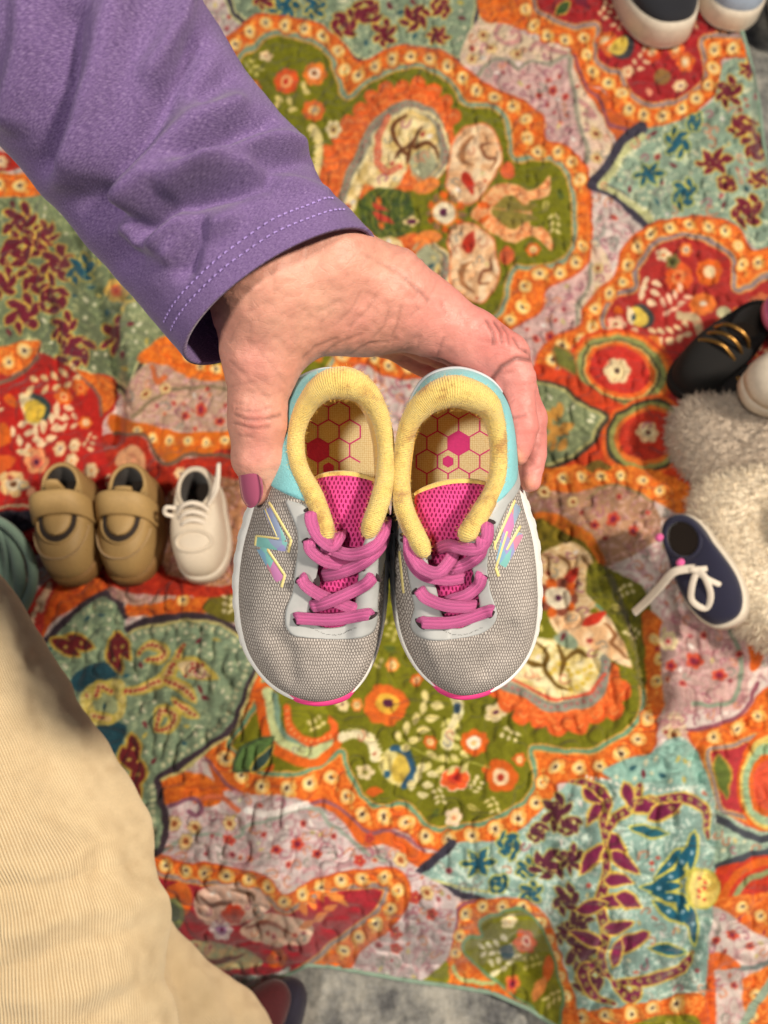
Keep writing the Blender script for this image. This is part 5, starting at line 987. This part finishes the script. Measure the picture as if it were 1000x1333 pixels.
# thumbnail: curved, rounded, mauve polish
def nail(cpx, cpy, cz, w_, l_, normal, up_, mat):
    c = PL(cpx, cpy, cz); n = np.array(normal, float); n /= np.linalg.norm(n); u = np.array(up_, float); u -= n * (u @ n); u /= np.linalg.norm(u); s = np.cross(u, n)
    a = np.linspace(-1, 1, 19); A, B = np.meshgrid(a, a, indexing='ij')
    # square -> rounded rectangle
    X = A * np.sqrt(1 - .5 * np.where(B > 0, 1.0, .5) * B ** 2); Y = B * np.sqrt(1 - .5 * A ** 2)
    H = -.34 * w_ * X ** 2 - .06 * l_ * Y ** 2 + .0006 * (1 - np.maximum(np.abs(A), np.abs(B)) ** 6)
    top = c + s * (X * w_)[..., None] + u * (Y * l_)[..., None] + n * H[..., None]; bot = top - n * .0012
    f = grid_faces(19, 19).tolist(); nb_ = 19 * 19; f += [[i + nb_ for i in q[::-1]] for q in grid_faces(19, 19).tolist()]
    rim = [i * 19 for i in range(19)] + [18 * 19 + j for j in range(1, 19)] + [i * 19 + 18 for i in range(17, -1, -1)] + [j for j in range(17, 0, -1)]
    f += [[rim[i], rim[(i + 1) % len(rim)], rim[(i + 1) % len(rim)] + nb_, rim[i] + nb_] for i in range(len(rim))]
    return mesh_obj('fingernail', np.concatenate([top.reshape(-1, 3), bot.reshape(-1, 3)]), f, mat, person)
t = NT('nail_polish', .16, lin4(166, 84, 114)); t.b.inputs['Coat Weight'].default_value = .8; t.b.inputs['Coat Roughness'].default_value = .06
nl = nail(320, 633, .2776, .0057, .0086, (-.62, -.32, .72), (.05, -1, -.45), t.m); nl['label'] = 'mauve polished thumbnail'
# ---- sleeve
ST = np.array([(238, 464, 482, 303, .264), (221, 443, 458, 280, .263), (205, 425, 430, 255, .262), (170, 385, 412, 226, .259), (130, 340, 398, 188, .256), (80, 282, 352, 138, .251), (30, 225, 312, 80, .246), (-30, 155, 272, 12, .241), (-120, 55, 205, -90, .232), (-220, -60, 120, -210, .222)], float)
ns, nt = 220, 190; q = crom(ST, ns, False); Lp = PL(q[:, 0], q[:, 1], q[:, 4]); Rp = PL(q[:, 2], q[:, 3], q[:, 4]); Cn = (Lp + Rp) / 2; hw = (Rp - Lp) / 2; hl = np.linalg.norm(hw, axis=1)
sv = np.linspace(0, 1, ns); th = np.linspace(0, 2 * np.pi, nt, endpoint=False)
zax = np.array([0, 0, 1.0]); dpt = hl * (.74 + .1 * sv); axis = np.gradient(Cn, axis=0); axis /= np.linalg.norm(axis, axis=1)[:, None]
SV = Cn[:, None] + hw[:, None] * np.cos(th)[None, :, None] + zax * (dpt[:, None] * np.sin(th)[None])[..., None]
tilt = np.exp(-(sv / .12) ** 2)[:, None] * (np.sin(th)[None] * .0035 - .002)
SV = SV + axis[:, None] * tilt[..., None]
vx, vy = trace(SV + pbase); nrm = SV - Cn[:, None]; nrm /= np.linalg.norm(nrm, axis=-1)[..., None]; fr_ = np.clip(nrm[..., 2] * 1.6 + .15, 0, 1)
RIDGE = [([(155, 300), (168, 316), (200, 312), (232, 288)], 13, 3.2), ([(170, 262), (200, 236), (250, 222), (335, 228)], 15, 3.6), ([(185, 305), (230, 268), (290, 248), (345, 236)], 12, -3.4), ([(150, 250), (200, 205), (250, 160), (300, 140)], 16, 2.6), ([(130, 250), (180, 190), (215, 130), (250, 60)], 15, -2.8), ([(90, 235), (120, 150), (140, 60), (150, 0)], 22, 3.2),
         ([(60, 210), (85, 120), (95, 20)], 16, -2.6), ([(230, 250), (290, 205), (350, 180), (390, 190)], 12, 2.4), ([(250, 205), (310, 170), (350, 160)], 12, -2.4), ([(100, 255), (150, 290), (160, 330)], 24, -3.6), ([(225, 330), (260, 300), (300, 285)], 12, 2.0), ([(240, 350), (250, 320), (262, 296)], 10, -2.4), ([(200, 95), (230, 40), (240, -20)], 16, 2.4), ([(270, 120), (300, 100)], 16, -2.2), ([(340, 215), (400, 205)], 12, -2.2), ([(375, 240), (420, 250)], 9, 1.4), ([(20, 150), (40, 60), (40, -20)], 18, 2.6)]
ds = np.zeros((ns, nt))
for P, wd, A in RIDGE: ds += A * .0019 * np.exp(-(seg_d(vx, vy, P) / (wd * 1.2)) ** 2)
ds = ds * fr_ * np.clip(sv / .12, .0, 1)[:, None] + .0007 * noise2(vx, vy, 44, 31) * np.clip(sv / .1, 0, 1)[:, None] + .00012 * noise2(vx, vy, 12, 32) * np.clip(sv / .1, 0, 1)[:, None]
SV = SV + nrm * ds[..., None]
inner = Cn[:, None] + (SV - Cn[:, None]) * .955
allv = np.concatenate([inner[60::-1], SV]); nA = len(allv)
t = NT('purple_jersey', .92); c = t.coords('UV'); o_ = t.coords()
fb = t.n('ShaderNodeTexNoise'); fb.inputs['Scale'].default_value = 1.0; fb.inputs['Detail'].default_value = 3; mp = t.n('ShaderNodeMapping'); mp.inputs['Scale'].default_value = (3600, 700, 1); t.l(c, mp.inputs[0]); t.l(mp.outputs[0], fb.inputs['Vector'])
n2 = t.noise(o_, 1900, 2); n3 = t.noise(o_, 55, 4)
cl = t.mix(.3, t.ramp(fb.outputs['Fac'], [(.3, lin4(68, 48, 94)), (.52, lin4(110, 85, 142)), (.70, lin4(174, 152, 196))]), t.ramp(n2, [(.3, lin4(56, 38, 80)), (.7, lin4(140, 114, 164))]))
t.color(t.mix(1.0, cl, t.ramp(n3, [(.3, g(.86)), (.7, g(1))]), 'MULTIPLY')); b0 = t.bump(fb.outputs['Fac'], .22, .0003); t.bump(n2, .15, .0003, b0); t.b.inputs['Sheen Weight'].default_value = .15
sl = mesh_obj('sleeve', allv.reshape(-1, 3), grid_faces(nA, nt, cv=True, flip=True), t.m, person, label='purple heathered jersey sleeve with stitched cuff')
ss = np.r_[np.linspace(-.1, 0, nA - ns), sv]; set_uv(sl, np.stack([np.repeat(ss * .36, nt), np.tile(np.abs(th / np.pi - 1) * .12, nA)], -1))
th_mat = fabric('lilac_thread', (168, 142, 214), .1, 900); sb = Bag()
for srow in (20, 33):
    for j in range(15, nt // 2 - 13, 2):
        a_p = SV[srow, j]; b_p = SV[srow, j + 1] ; sb.add(tube(np.array([a_p, (a_p + b_p) / 2 + (0, 0, .00035), b_p * .8 + a_p * .2]) + nrm[srow, j] * .0003, .00028, n=5))
sb.build('cuff_stitching', th_mat, sl)['kind'] = 'stuff'
# ---- trouser leg (corduroy ribs are modelled)
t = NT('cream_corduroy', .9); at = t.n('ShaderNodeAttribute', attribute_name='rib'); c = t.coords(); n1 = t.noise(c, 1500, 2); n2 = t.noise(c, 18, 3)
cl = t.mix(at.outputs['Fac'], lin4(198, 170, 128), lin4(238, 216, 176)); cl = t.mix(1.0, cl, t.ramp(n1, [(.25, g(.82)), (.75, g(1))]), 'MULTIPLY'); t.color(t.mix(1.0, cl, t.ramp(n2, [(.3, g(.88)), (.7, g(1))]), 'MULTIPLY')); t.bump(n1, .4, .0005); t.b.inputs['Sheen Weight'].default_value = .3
M_CORD = t.m
def leg(st, ribs, ns, per, amp, creases, name, dr=.85, lab=None):
    q = crom(np.array(st, float), ns, False); Lp = PL(q[:, 0], q[:, 1], q[:, 4]); Rp = PL(q[:, 2], q[:, 3], q[:, 4]); Cn = (Lp + Rp) / 2; hw = (Rp - Lp) / 2; hl = np.linalg.norm(hw, axis=1)
    nt = ribs * per; th = np.linspace(0, 2 * np.pi, nt, endpoint=False); sv = np.linspace(0, 1, ns)
    SV = Cn[:, None] + hw[:, None] * np.cos(th)[None, :, None] + zax * (dr * hl[:, None] * np.sin(th)[None])[..., None]
    nr = SV - Cn[:, None]; nr /= np.linalg.norm(nr, axis=-1)[..., None]; vx, vy = trace(SV + pbase)
    ds = .004 * noise2(vx, vy, 70, 41) + .0014 * noise2(vx, vy, 26, 42)
    for P, wd, A in creases: ds += A * .001 * np.exp(-(seg_d(vx, vy, P) / wd) ** 2) * np.clip(nr[..., 2] * 2 + .4, 0, 1)
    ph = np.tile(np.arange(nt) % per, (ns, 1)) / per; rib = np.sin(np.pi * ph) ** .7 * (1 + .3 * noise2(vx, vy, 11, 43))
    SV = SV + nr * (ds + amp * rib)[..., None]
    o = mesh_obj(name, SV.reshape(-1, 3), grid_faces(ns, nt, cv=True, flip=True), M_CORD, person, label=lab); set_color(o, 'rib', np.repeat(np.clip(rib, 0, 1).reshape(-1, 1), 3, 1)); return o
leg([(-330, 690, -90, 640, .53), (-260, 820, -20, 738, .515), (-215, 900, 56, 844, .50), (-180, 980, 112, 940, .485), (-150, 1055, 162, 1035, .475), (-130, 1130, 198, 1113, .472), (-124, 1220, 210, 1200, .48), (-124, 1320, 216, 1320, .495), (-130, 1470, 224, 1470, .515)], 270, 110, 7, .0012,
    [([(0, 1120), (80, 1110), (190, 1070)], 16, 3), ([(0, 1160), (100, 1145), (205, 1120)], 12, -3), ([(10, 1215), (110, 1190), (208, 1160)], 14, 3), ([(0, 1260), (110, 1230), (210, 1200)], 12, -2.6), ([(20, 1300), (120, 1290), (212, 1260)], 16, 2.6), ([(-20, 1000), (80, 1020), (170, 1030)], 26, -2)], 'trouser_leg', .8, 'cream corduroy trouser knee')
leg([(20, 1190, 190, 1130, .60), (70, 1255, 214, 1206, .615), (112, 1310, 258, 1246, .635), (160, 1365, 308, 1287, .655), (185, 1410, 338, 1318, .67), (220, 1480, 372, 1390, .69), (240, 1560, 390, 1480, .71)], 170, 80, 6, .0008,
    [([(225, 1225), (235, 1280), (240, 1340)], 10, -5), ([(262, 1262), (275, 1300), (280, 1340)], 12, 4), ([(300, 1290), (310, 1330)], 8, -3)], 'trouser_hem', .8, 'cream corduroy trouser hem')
# foot in a dark red sock and navy shoe under the hem
FV, FF = blob([cap((318, 1345, .70), 28, (346, 1312, .715), 20, 10), cap((346, 1312, .715), 20, (358, 1298, .72), 14, 10)], .0035, k=.02)
t = fabric('dark_red_sock', (72, 14, 22), .3, 500); mesh_obj('sock', relax(FV, FF, 2), FF, t, person)
FV, FF = blob([cap((335, 1375, .735), 28, (362, 1318, .742), 24, 10), cap((362, 1318, .742), 24, (376, 1298, .745), 18, 10)], .0035, k=.02)
mesh_obj('shoe', relax(FV, FF, 2), FF, fabric('navy_shoe', (28, 24, 44), .3, 500), person)
# ------------------------------------------------------------------ shoes standing about on the quilt
def canvas_mat(name, rgb, rough=.85): return fabric(name, rgb, .18, 800, rough, .4, .0006)
M_TAN = fabric('tan_leather', (174, 142, 90), .16, 500, .6, .25, .0006, 0); M_TANSOLE = fabric('tan_crepe', (140, 104, 58), .15, 300, .7, .4, .001, 0); M_DARK = canvas_mat('dark_lining', (46, 34, 26)); M_CREAMTH = canvas_mat('cream_thread', (212, 180, 132))
M_OFFW = fabric('offwhite_leather', (212, 198, 178), .1, 500, .6, .25, .0006, 0); M_WSOLE = plastic('offwhite_rubber', (216, 204, 186), .6); M_WLACE = canvas_mat('white_lace', (226, 214, 198)); M_BLK = fabric('black_suede', (13, 11, 11), .3, 500, .9, sheen=0); M_GOLD = NT('antique_gold', .35, lin4(168, 126, 66)).m; M_GOLD.node_tree.nodes['Principled BSDF'].inputs['Metallic'].default_value = .9
M_NAVY = fabric('navy_canvas', (24, 24, 52), .25, 700, .85); M_ICE = canvas_mat('pale_blue_canvas', (150, 164, 184)); M_PINKSH = plastic('pink_shoe_rubber', (206, 104, 140), .35); M_POM = canvas_mat('pink_yarn', (226, 96, 160)); M_BLACKC = canvas_mat('black_canvas', (22, 24, 34)); M_GREYLIN = canvas_mat('grey_lining', (98, 90, 84))
def shoe_base(name, px, py, yaw, L, W, H, sole_h, m_sole, m_upper, label, cat, group=None, roll=0, pitch=0, lift=0, open_y=-.17, open_l=.25, open_w=.31, toe_h=.62, lining=None, point=.0, rim=True, flare=.003, front=1.0):
    p = quilt_at(np.array(float(px)), np.array(float(py))); root = empty(name, loc=(p[0], p[1], p[2] + lift + .001), rot=(math.radians(pitch), math.radians(roll), math.radians(yaw))); tag(root, label, cat, group)
    m = 24; ph = 2 * np.pi * np.arange(m) / m; cy, sy = np.cos(ph), np.sin(ph)
    y = L / 2 * np.sign(cy) * np.abs(cy) ** .9; wv = 1 + .10 * np.clip(cy, -1, 1) - .14 * np.exp(-((cy + .25) / .35) ** 2); wv = wv * (1 - point * np.clip(cy, 0, 1) ** 2)
    O = np.stack([-W / 2 * np.sign(sy) * np.abs(sy) ** .8 * wv, y, np.full(m, sole_h) + .004 * np.clip(cy - .6, 0, 1) * 2], -1)
    I = np.stack([-W * open_w * sy, L * open_y + L * open_l * cy, H * (.93 + .07 * np.abs(cy)) * np.where(cy > 0, front + (1 - front) * (1 - cy), 1)], -1)
    S = Surf(O, I, bulge=.0025, p1=.8, p2=.62, top=.004 * (1 if toe_h > .5 else 0)); S.orient()
    nk, nv = 96, 26; k = np.linspace(0, m, nk, endpoint=False); v = np.linspace(0, 1, nv); K, V = np.meshgrid(k, v, indexing='ij')
    up = mesh_obj('upper', S(K, V).reshape(-1, 3), grid_faces(nk, nv, cu=True, flip=S.sgn < 0), m_upper, root); so = up.modifiers.new('thick', 'SOLIDIFY'); so.thickness = .002; so.offset = -1
    kk = np.linspace(0, m, 96, endpoint=False); Od = crom_at(O, kk); ud = Od.copy(); ud[:, 2] = 0; ud /= np.linalg.norm(ud, axis=1)[:, None]
    pr = [(-.002, .0015), (flare * .7, .001), (flare, -sole_h * .25), (flare * 1.1, -sole_h * .85), (flare * .4, -sole_h)]
    R = np.stack([np.c_[(Od + ud * a)[:, :2], Od[:, 2] + b] for a, b in pr], 1); f = grid_faces(96, 5, cu=True, flip=True).tolist() + [[i * 5 + 4 for i in range(96)]]
    mesh_obj('sole', R.reshape(-1, 3), f, m_sole, root)
    Id = crom_at(I, kk); lo = Od - ud * .006; lo[:, 2] = sole_h + .001; tl = np.linspace(0, 1, 8)[None, :, None]; ctr = np.array([0, L * open_y, 0]); dv = ctr - Id; dv[:, 2] = 0; dv /= np.linalg.norm(dv, axis=1)[:, None]
    hi = Id + dv * .0015; hi[:, 2] -= .001; LN = hi[:, None] * (1 - tl) + lo[:, None] * tl; mesh_obj('lining', LN.reshape(-1, 3), grid_faces(96, 8, cu=True), lining or M_DARK, root)
    iv = np.vstack([lo, lo.mean(0)[None]]); mesh_obj('insole', iv, [[96, i, (i + 1) % 96] for i in range(96)], lining or M_DARK, root)
    if rim: vt, ft = tube(Id, .0022, n=8, closed=True); mesh_obj('collar', vt, ft, m_upper, root)
    return root, S
def ribbon(pts, w_, th_, mat, parent, name, n=40):
    q = crom(np.array(pts, float), n, False); vt, ft = tube(q, w_, th_, 10); return mesh_obj(name, vt, ft, mat, parent)
# tan strap shoes
def tan(px, py, yaw, label, openstrap):
    r, S = shoe_base('strap_shoe', px, py, yaw, .132, .064, .052, .016, M_TANSOLE, M_TAN, label, 'baby shoe', 'pair of tan strap shoes', open_y=-.27, open_l=.18, open_w=.31, front=1.0, flare=.0045)
    ks = np.linspace(-4.6, 4.6, 40); b = Bag()
    for i in range(0, 40): 
        a = S(np.array([ks[i], ks[i] + .13]), np.array([.42, .42]), .0014); b.add(tube(a, .0011, n=5))
    b.build('stitching', M_CREAMTH, r)['kind'] = 'stuff'
    # tongue over a dark U-shaped sheet that paints the shaded gap round it
    def top_z(P):
        K, V = np.meshgrid(np.linspace(0, 24, 240), np.linspace(0, 1, 60), indexing='ij'); Q = S(K, V).reshape(-1, 3); return np.array([Q[((Q[:, :2] - p[:2]) ** 2).sum(1).argmin(), 2] for p in P])
    gx = np.linspace(-1, 1, 15)
    def patch(w_, yc, ry, y0, lift, crown):
        gy = np.linspace(y0, yc + ry * .995, 20); G = np.array([[(x * w_ * math.sqrt(max(.0, 1 - max(0, (y_ - yc) / ry) ** 2)), y_, 0) for x in gx] for y_ in gy]).reshape(-1, 3)
        G[:, 2] = top_z(G) + lift - crown * np.abs(np.tile(gx, 20)) ** 3; return G
    mesh_obj('vamp_gap_shade', patch(.0215, .010, .026, -.014, .0009, 0), grid_faces(20, 15, flip=True), M_DARK, r)
    th = np.linspace(0, np.pi, 30); arc_ = np.stack([.0225 * np.cos(th), .010 + .027 * np.sin(th), np.zeros(30)], -1); arc_[:, 2] = top_z(arc_) + .001; vt, ft = tube(arc_, .0016, .0014, 8); mesh_obj('vamp_edge', vt, ft, M_TAN, r)
    tb = mesh_obj('tongue', patch(.0165, .008, .0215, -.016, .0042, .003), grid_faces(20, 15, flip=True), M_TAN, r); tb.modifiers.new('t', 'SOLIDIFY').thickness = .002
    # strap over the instep
    a = np.linspace(-1, 1, 24); zc = .0625 - .030 * np.abs(a) ** 2.6; cx = .0335 * np.sin(a * 1.45); rows = []
    for dy, e in ((-.0115, .0), (-.010, .0012), (0, .0018), (.010, .0012), (.0115, 0)): rows.append(np.stack([cx * (1 + e * 14), np.full(24, -.006 + dy) + .0015 * a ** 2, zc + e + .001 - dy * .45], -1))
    sp = mesh_obj('strap', np.stack(rows, 0).reshape(-1, 3), grid_faces(5, 24, flip=True), M_TAN, r); sm = sp.modifiers.new('t', 'SOLIDIFY'); sm.thickness = .003; sm.offset = 0
    if openstrap:   # pull tab standing up behind the strap
        G = np.array([[(x * .014 * (1 - .15 * i), -.018 - .003 * i, .052 + .007 * i - .002 * x * x) for x in np.linspace(-1, 1, 9)] for i in range(4)]).reshape(-1, 3)
        o = mesh_obj('pull_tab', G, grid_faces(4, 9), M_TAN, r); o.modifiers.new('t', 'SOLIDIFY').thickness = .003
    else: G = np.array([[(x * .010, -.020 - .002 * i, .050 + .004 * i - .002 * x * x) for x in np.linspace(-1, 1, 9)] for i in range(4)]).reshape(-1, 3); o = mesh_obj('pull_tab', G, grid_faces(4, 9), M_TAN, r); o.modifiers.new('t', 'SOLIDIFY').thickness = .003
    r.scale = (.85, .85, 1.1); return r
tan(104, 694, 186, 'tan leather strap shoe on the quilt with its tongue pulled up', True)
tan(182, 694, 179, 'tan leather strap shoe between the other tan shoe and a white sneaker', False)
# small white sneaker
r, S = shoe_base('baby_sneaker', 268, 694, 184, .122, .060, .050, .014, M_WSOLE, M_OFFW, 'small off-white lace-up sneaker on the quilt beside the tan shoes', 'baby shoe', open_y=-.24, open_l=.19, open_w=.30)
for i, y_ in enumerate((.012, .004, -.005)):
    ribbon([(-.017, y_ + .003, .042 + .004 * i), (-.010, y_, .0525 + .003 * i), (0, y_ - .001, .0555 + .003 * i), (.010, y_ + .001, .0525 + .003 * i), (.017, y_ + .004, .042 + .004 * i)], .0026, .0016, M_WLACE, r, 'lace')
ribbon([(-.016, -.008, .05), (-.028, -.022, .060), (-.030, -.050, .062), (-.026, -.040, .052), (-.018, -.012, .048)], .0024, .001, M_WLACE, r, 'lace_loop'); ribbon([(.015, -.006, .05), (.028, -.006, .055), (.030, -.001, .050), (.020, .001, .046)], .0024, .001, M_WLACE, r, 'lace_loop')
th = np.linspace(0, 2 * np.pi, 48, endpoint=False); tp = np.stack([.019 * np.cos(th), .032 + .011 * np.sin(th), np.zeros(48)], -1); Q = S(*np.meshgrid(np.linspace(0, 24, 240), np.linspace(0, 1, 60), indexing='ij')).reshape(-1, 3); tp[:, 2] = [Q[((Q[:, :2] - p[:2]) ** 2).sum(1).argmin(), 2] + .0005 for p in tp]
vt, ft = tube(tp, .0019, n=8, closed=True); mesh_obj('toe_seam', vt, ft, M_OFFW, r)
r.scale = (.88, .88, 1.1)
# black shoes with gold bars
def black(px, py, yaw, label, lift=0):
    r, S = shoe_base('buckle_shoe', px, py, yaw,   .136, .060, .052, .010, M_BLK, M_BLK, label, 'shoe', 'pair of black shoes with gold bars', open_y=-.22, open_l=.22, open_w=.32, lift=lift)
    for i, y_ in enumerate((.002, .013, .024)):
        ribbon([(-.022, y_ - .004, .046), (-.014, y_ - .002, .0605 - .004 * i), (0, y_, .066 - .004 * i), (.014, y_ + .002, .0605 - .004 * i), (.022, y_ + .004, .046)], .0022, .0016, M_GOLD, r, 'gold_bar')
    return r
black(930, 472, 131, 'black shoe with gold bars lying on the red paisley')
black(978, 522, 128, 'black shoe with gold bars behind the white toe cap')
# fluffy slippers
def fur(root, V, F, n, Lh, rgb, name='fur'):
    rs = np.random.RandomState(5); N = normals(V, F); i = rs.randint(0, len(V), n); p = V[i] + rs.normal(0, .0008, (n, 3)); d = N[i] + rs.normal(0, .45, (n, 3)); d[:, 2] -= .15; d /= np.linalg.norm(d, axis=1)[:, None]
    s = np.cross(d, rs.normal(0, 1, (n, 3))); s /= np.linalg.norm(s, axis=1)[:, None]; L_ = Lh * rs.uniform(.5, 1.2, n)[:, None]; b = d + rs.normal(0, .5, (n, 3))
    w_ = .0006; v = np.stack([p - s * w_, p + s * w_, p + d * L_ * .6 + s * w_ * .7, p + d * L_ * .6 - s * w_ * .7, p + d * L_ * .6 + b / np.linalg.norm(b, axis=1)[:, None] * L_ * .5], 1).reshape(-1, 3)
    base = np.arange(n)[:, None] * 5; f = np.concatenate([base + [0, 1, 2], base + [0, 2, 3], base + [3, 2, 4]])
    t = NT(name + '_pile', .9); oi = t.noise(t.coords(), 160, 3); c_ = lin(rgb); t.color(t.ramp(oi, [(.3, tuple(c_ * .72) + (1,)), (.65, tuple(np.clip(c_ * 1.1, 0, 1)) + (1,))])); t.b.inputs['Sheen Weight'].default_value = .5
    o = mesh_obj(name, v, f, t.m, root); o['kind'] = 'stuff'; mesh_obj('body', V, F, t.m, root)
def slipper(px, py, caps, rgb, label, n, Lh=.009):
    p = quilt_at(np.array(float(px)), np.array(float(py))); root = empty('fluffy_slipper', loc=p); tag(root, label, 'slipper', 'fluffy slippers')
    cs = [(np.array(a, float), ra, np.array(b, float), rb) for a, ra, b, rb in caps]; V, F = blob(cs, .004, k=.02, pad=.02); V = relax(V, F, 2); V[:, 2] = np.maximum(V[:, 2], .0); fur(root, V, F, n, Lh, rgb); return root
slipper(918, 592, [((-.012, .010, .034), .034, (.05, .002, .036), .036), ((.05, .002, .036), .036, (.14, .01, .036), .038), ((-.004, -.014, .028), .030, (.07, -.024, .030), .034)], (190, 174, 156), 'fluffy greyish slipper lying under the black shoes', 12000, .010)
ring = [(.045 * math.cos(a), .066 * math.sin(a), .042 + .008 * math.sin(a * 2)) for a in np.linspace(0, 2 * np.pi, 13)]
slipper(985, 738, [(ring[i], .023 + .004 * math.sin(i * 2.1), ring[i + 1], .023 + .004 * math.sin((i + 1) * 2.1)) for i in range(12)] + [((.0, -.07, .02), .020, (0, .07, .02), .022), ((-.02, -.05, .02), .022, (-.03, .05, .022), .022), ((.05, .06, .04), .03, (.10, .08, .04), .03), ((.05, -.05, .04), .03, (.12, -.05, .04), .03), ((-.04, .06, .03), .022, (-.05, .03, .03), .018)], (232, 218, 194), 'fluffy cream slipper with a hollow opening, navy shoe leaning on it', 16000, .010)
# white-capped pale blue shoe, pink shoe
r, S = shoe_base('canvas_shoe', 1004, 556, 98, .14, .062, .05, .014, M_WSOLE, M_ICE, 'pale blue canvas shoe with a white toe cap resting on the fluffy slipper', 'shoe', lift=.085, open_y=-.2, pitch=-6)
ks = np.linspace(-4.4, 4.4, 50); b = Bag(); b.add(strip(S, ks, np.full(50, .0), .80 - .35 * (np.abs(ks) / 4.4) ** 2, .0022, 12)); b.build('toe_cap', M_WSOLE, r)
r, S = shoe_base('rubber_clog', 1022, 472, 84, .12, .060, .05, .010, M_PINKSH, M_PINKSH, 'pink rubber clog above the black shoes', 'clog', lift=.075, open_y=-.2)
# navy sneaker with white ribbon laces, leaning on the cream slipper
r, S = shoe_base('canvas_sneaker', 892, 766, 199, .134, .062, .05, .024, M_WSOLE, M_NAVY, 'navy canvas sneaker with white ribbon laces leaning against the cream slipper', 'sneaker', lift=.055, roll=36, pitch=4, open_y=-.26, open_l=.17, open_w=.30, flare=.004)
ribbon([(.0, .006, .056), (.012, .020, .058), (.020, .034, .053), (.012, .046, .046), (.0, .036, .050), (-.004, .016, .056), (.0, .004, .058)], .0036, .0012, M_WLACE, r, 'lace_loop'); ribbon([(-.014, .030, .048), (-.006, .020, .054), (.002, .006, .058)], .0032, .0012, M_WLACE, r, 'lace'); ribbon([(.014, -.004, .054), (.004, .004, .060), (-.010, .008, .052)], .0032, .0012, M_WLACE, r, 'lace')
ribbon([(.0, .004, .058), (.022, -.002, .060), (.045, .004, .050), (.070, .010, .036), (.092, .014, .024)], .0048, .0012, M_WLACE, r, 'ribbon')
for q in ((.012, -.010, .055), (.020, -.046, .058)):
    V, F = blob([(np.array(q), .0045, np.array(q) + .001, .0045)], .0012, k=.002); mesh_obj('pompom', V, F, M_POM, r)
r.scale = (.8,) * 3
shoe_base('canvas_sneaker', 1046, 700, 170, .134, .062, .05, .018, M_WSOLE, M_NAVY, 'navy canvas shoe propped on the cream slipper, only its edge in view', 'sneaker', lift=.085, open_y=-.2)
# row of grown-up shoes along the top edge
shoe_base('low_sneaker', 836, -14, 188, .25, .098, .062, .034, M_WSOLE, M_BLACKC, 'black low shoe with a thick off-white rubber sole on the red lobe', 'shoe', open_y=-.05, open_l=.34, open_w=.38, front=.8, lining=M_BLACKC, flare=.006)
for (px, py, yaw), lab in (((946, -34, 172), 'pale grey-blue shoe with off-white sole between its mate and the black shoe'), ((1036, -18, 168), 'pale grey-blue shoe with off-white sole standing past the quilt edge')):
    shoe_base('low_sneaker', px, py, yaw, .25, .092, .062, .026, M_WSOLE, M_ICE, lab, 'shoe', 'pair of pale grey-blue shoes', open_y=-.12, open_l=.3, open_w=.36, flare=.004)
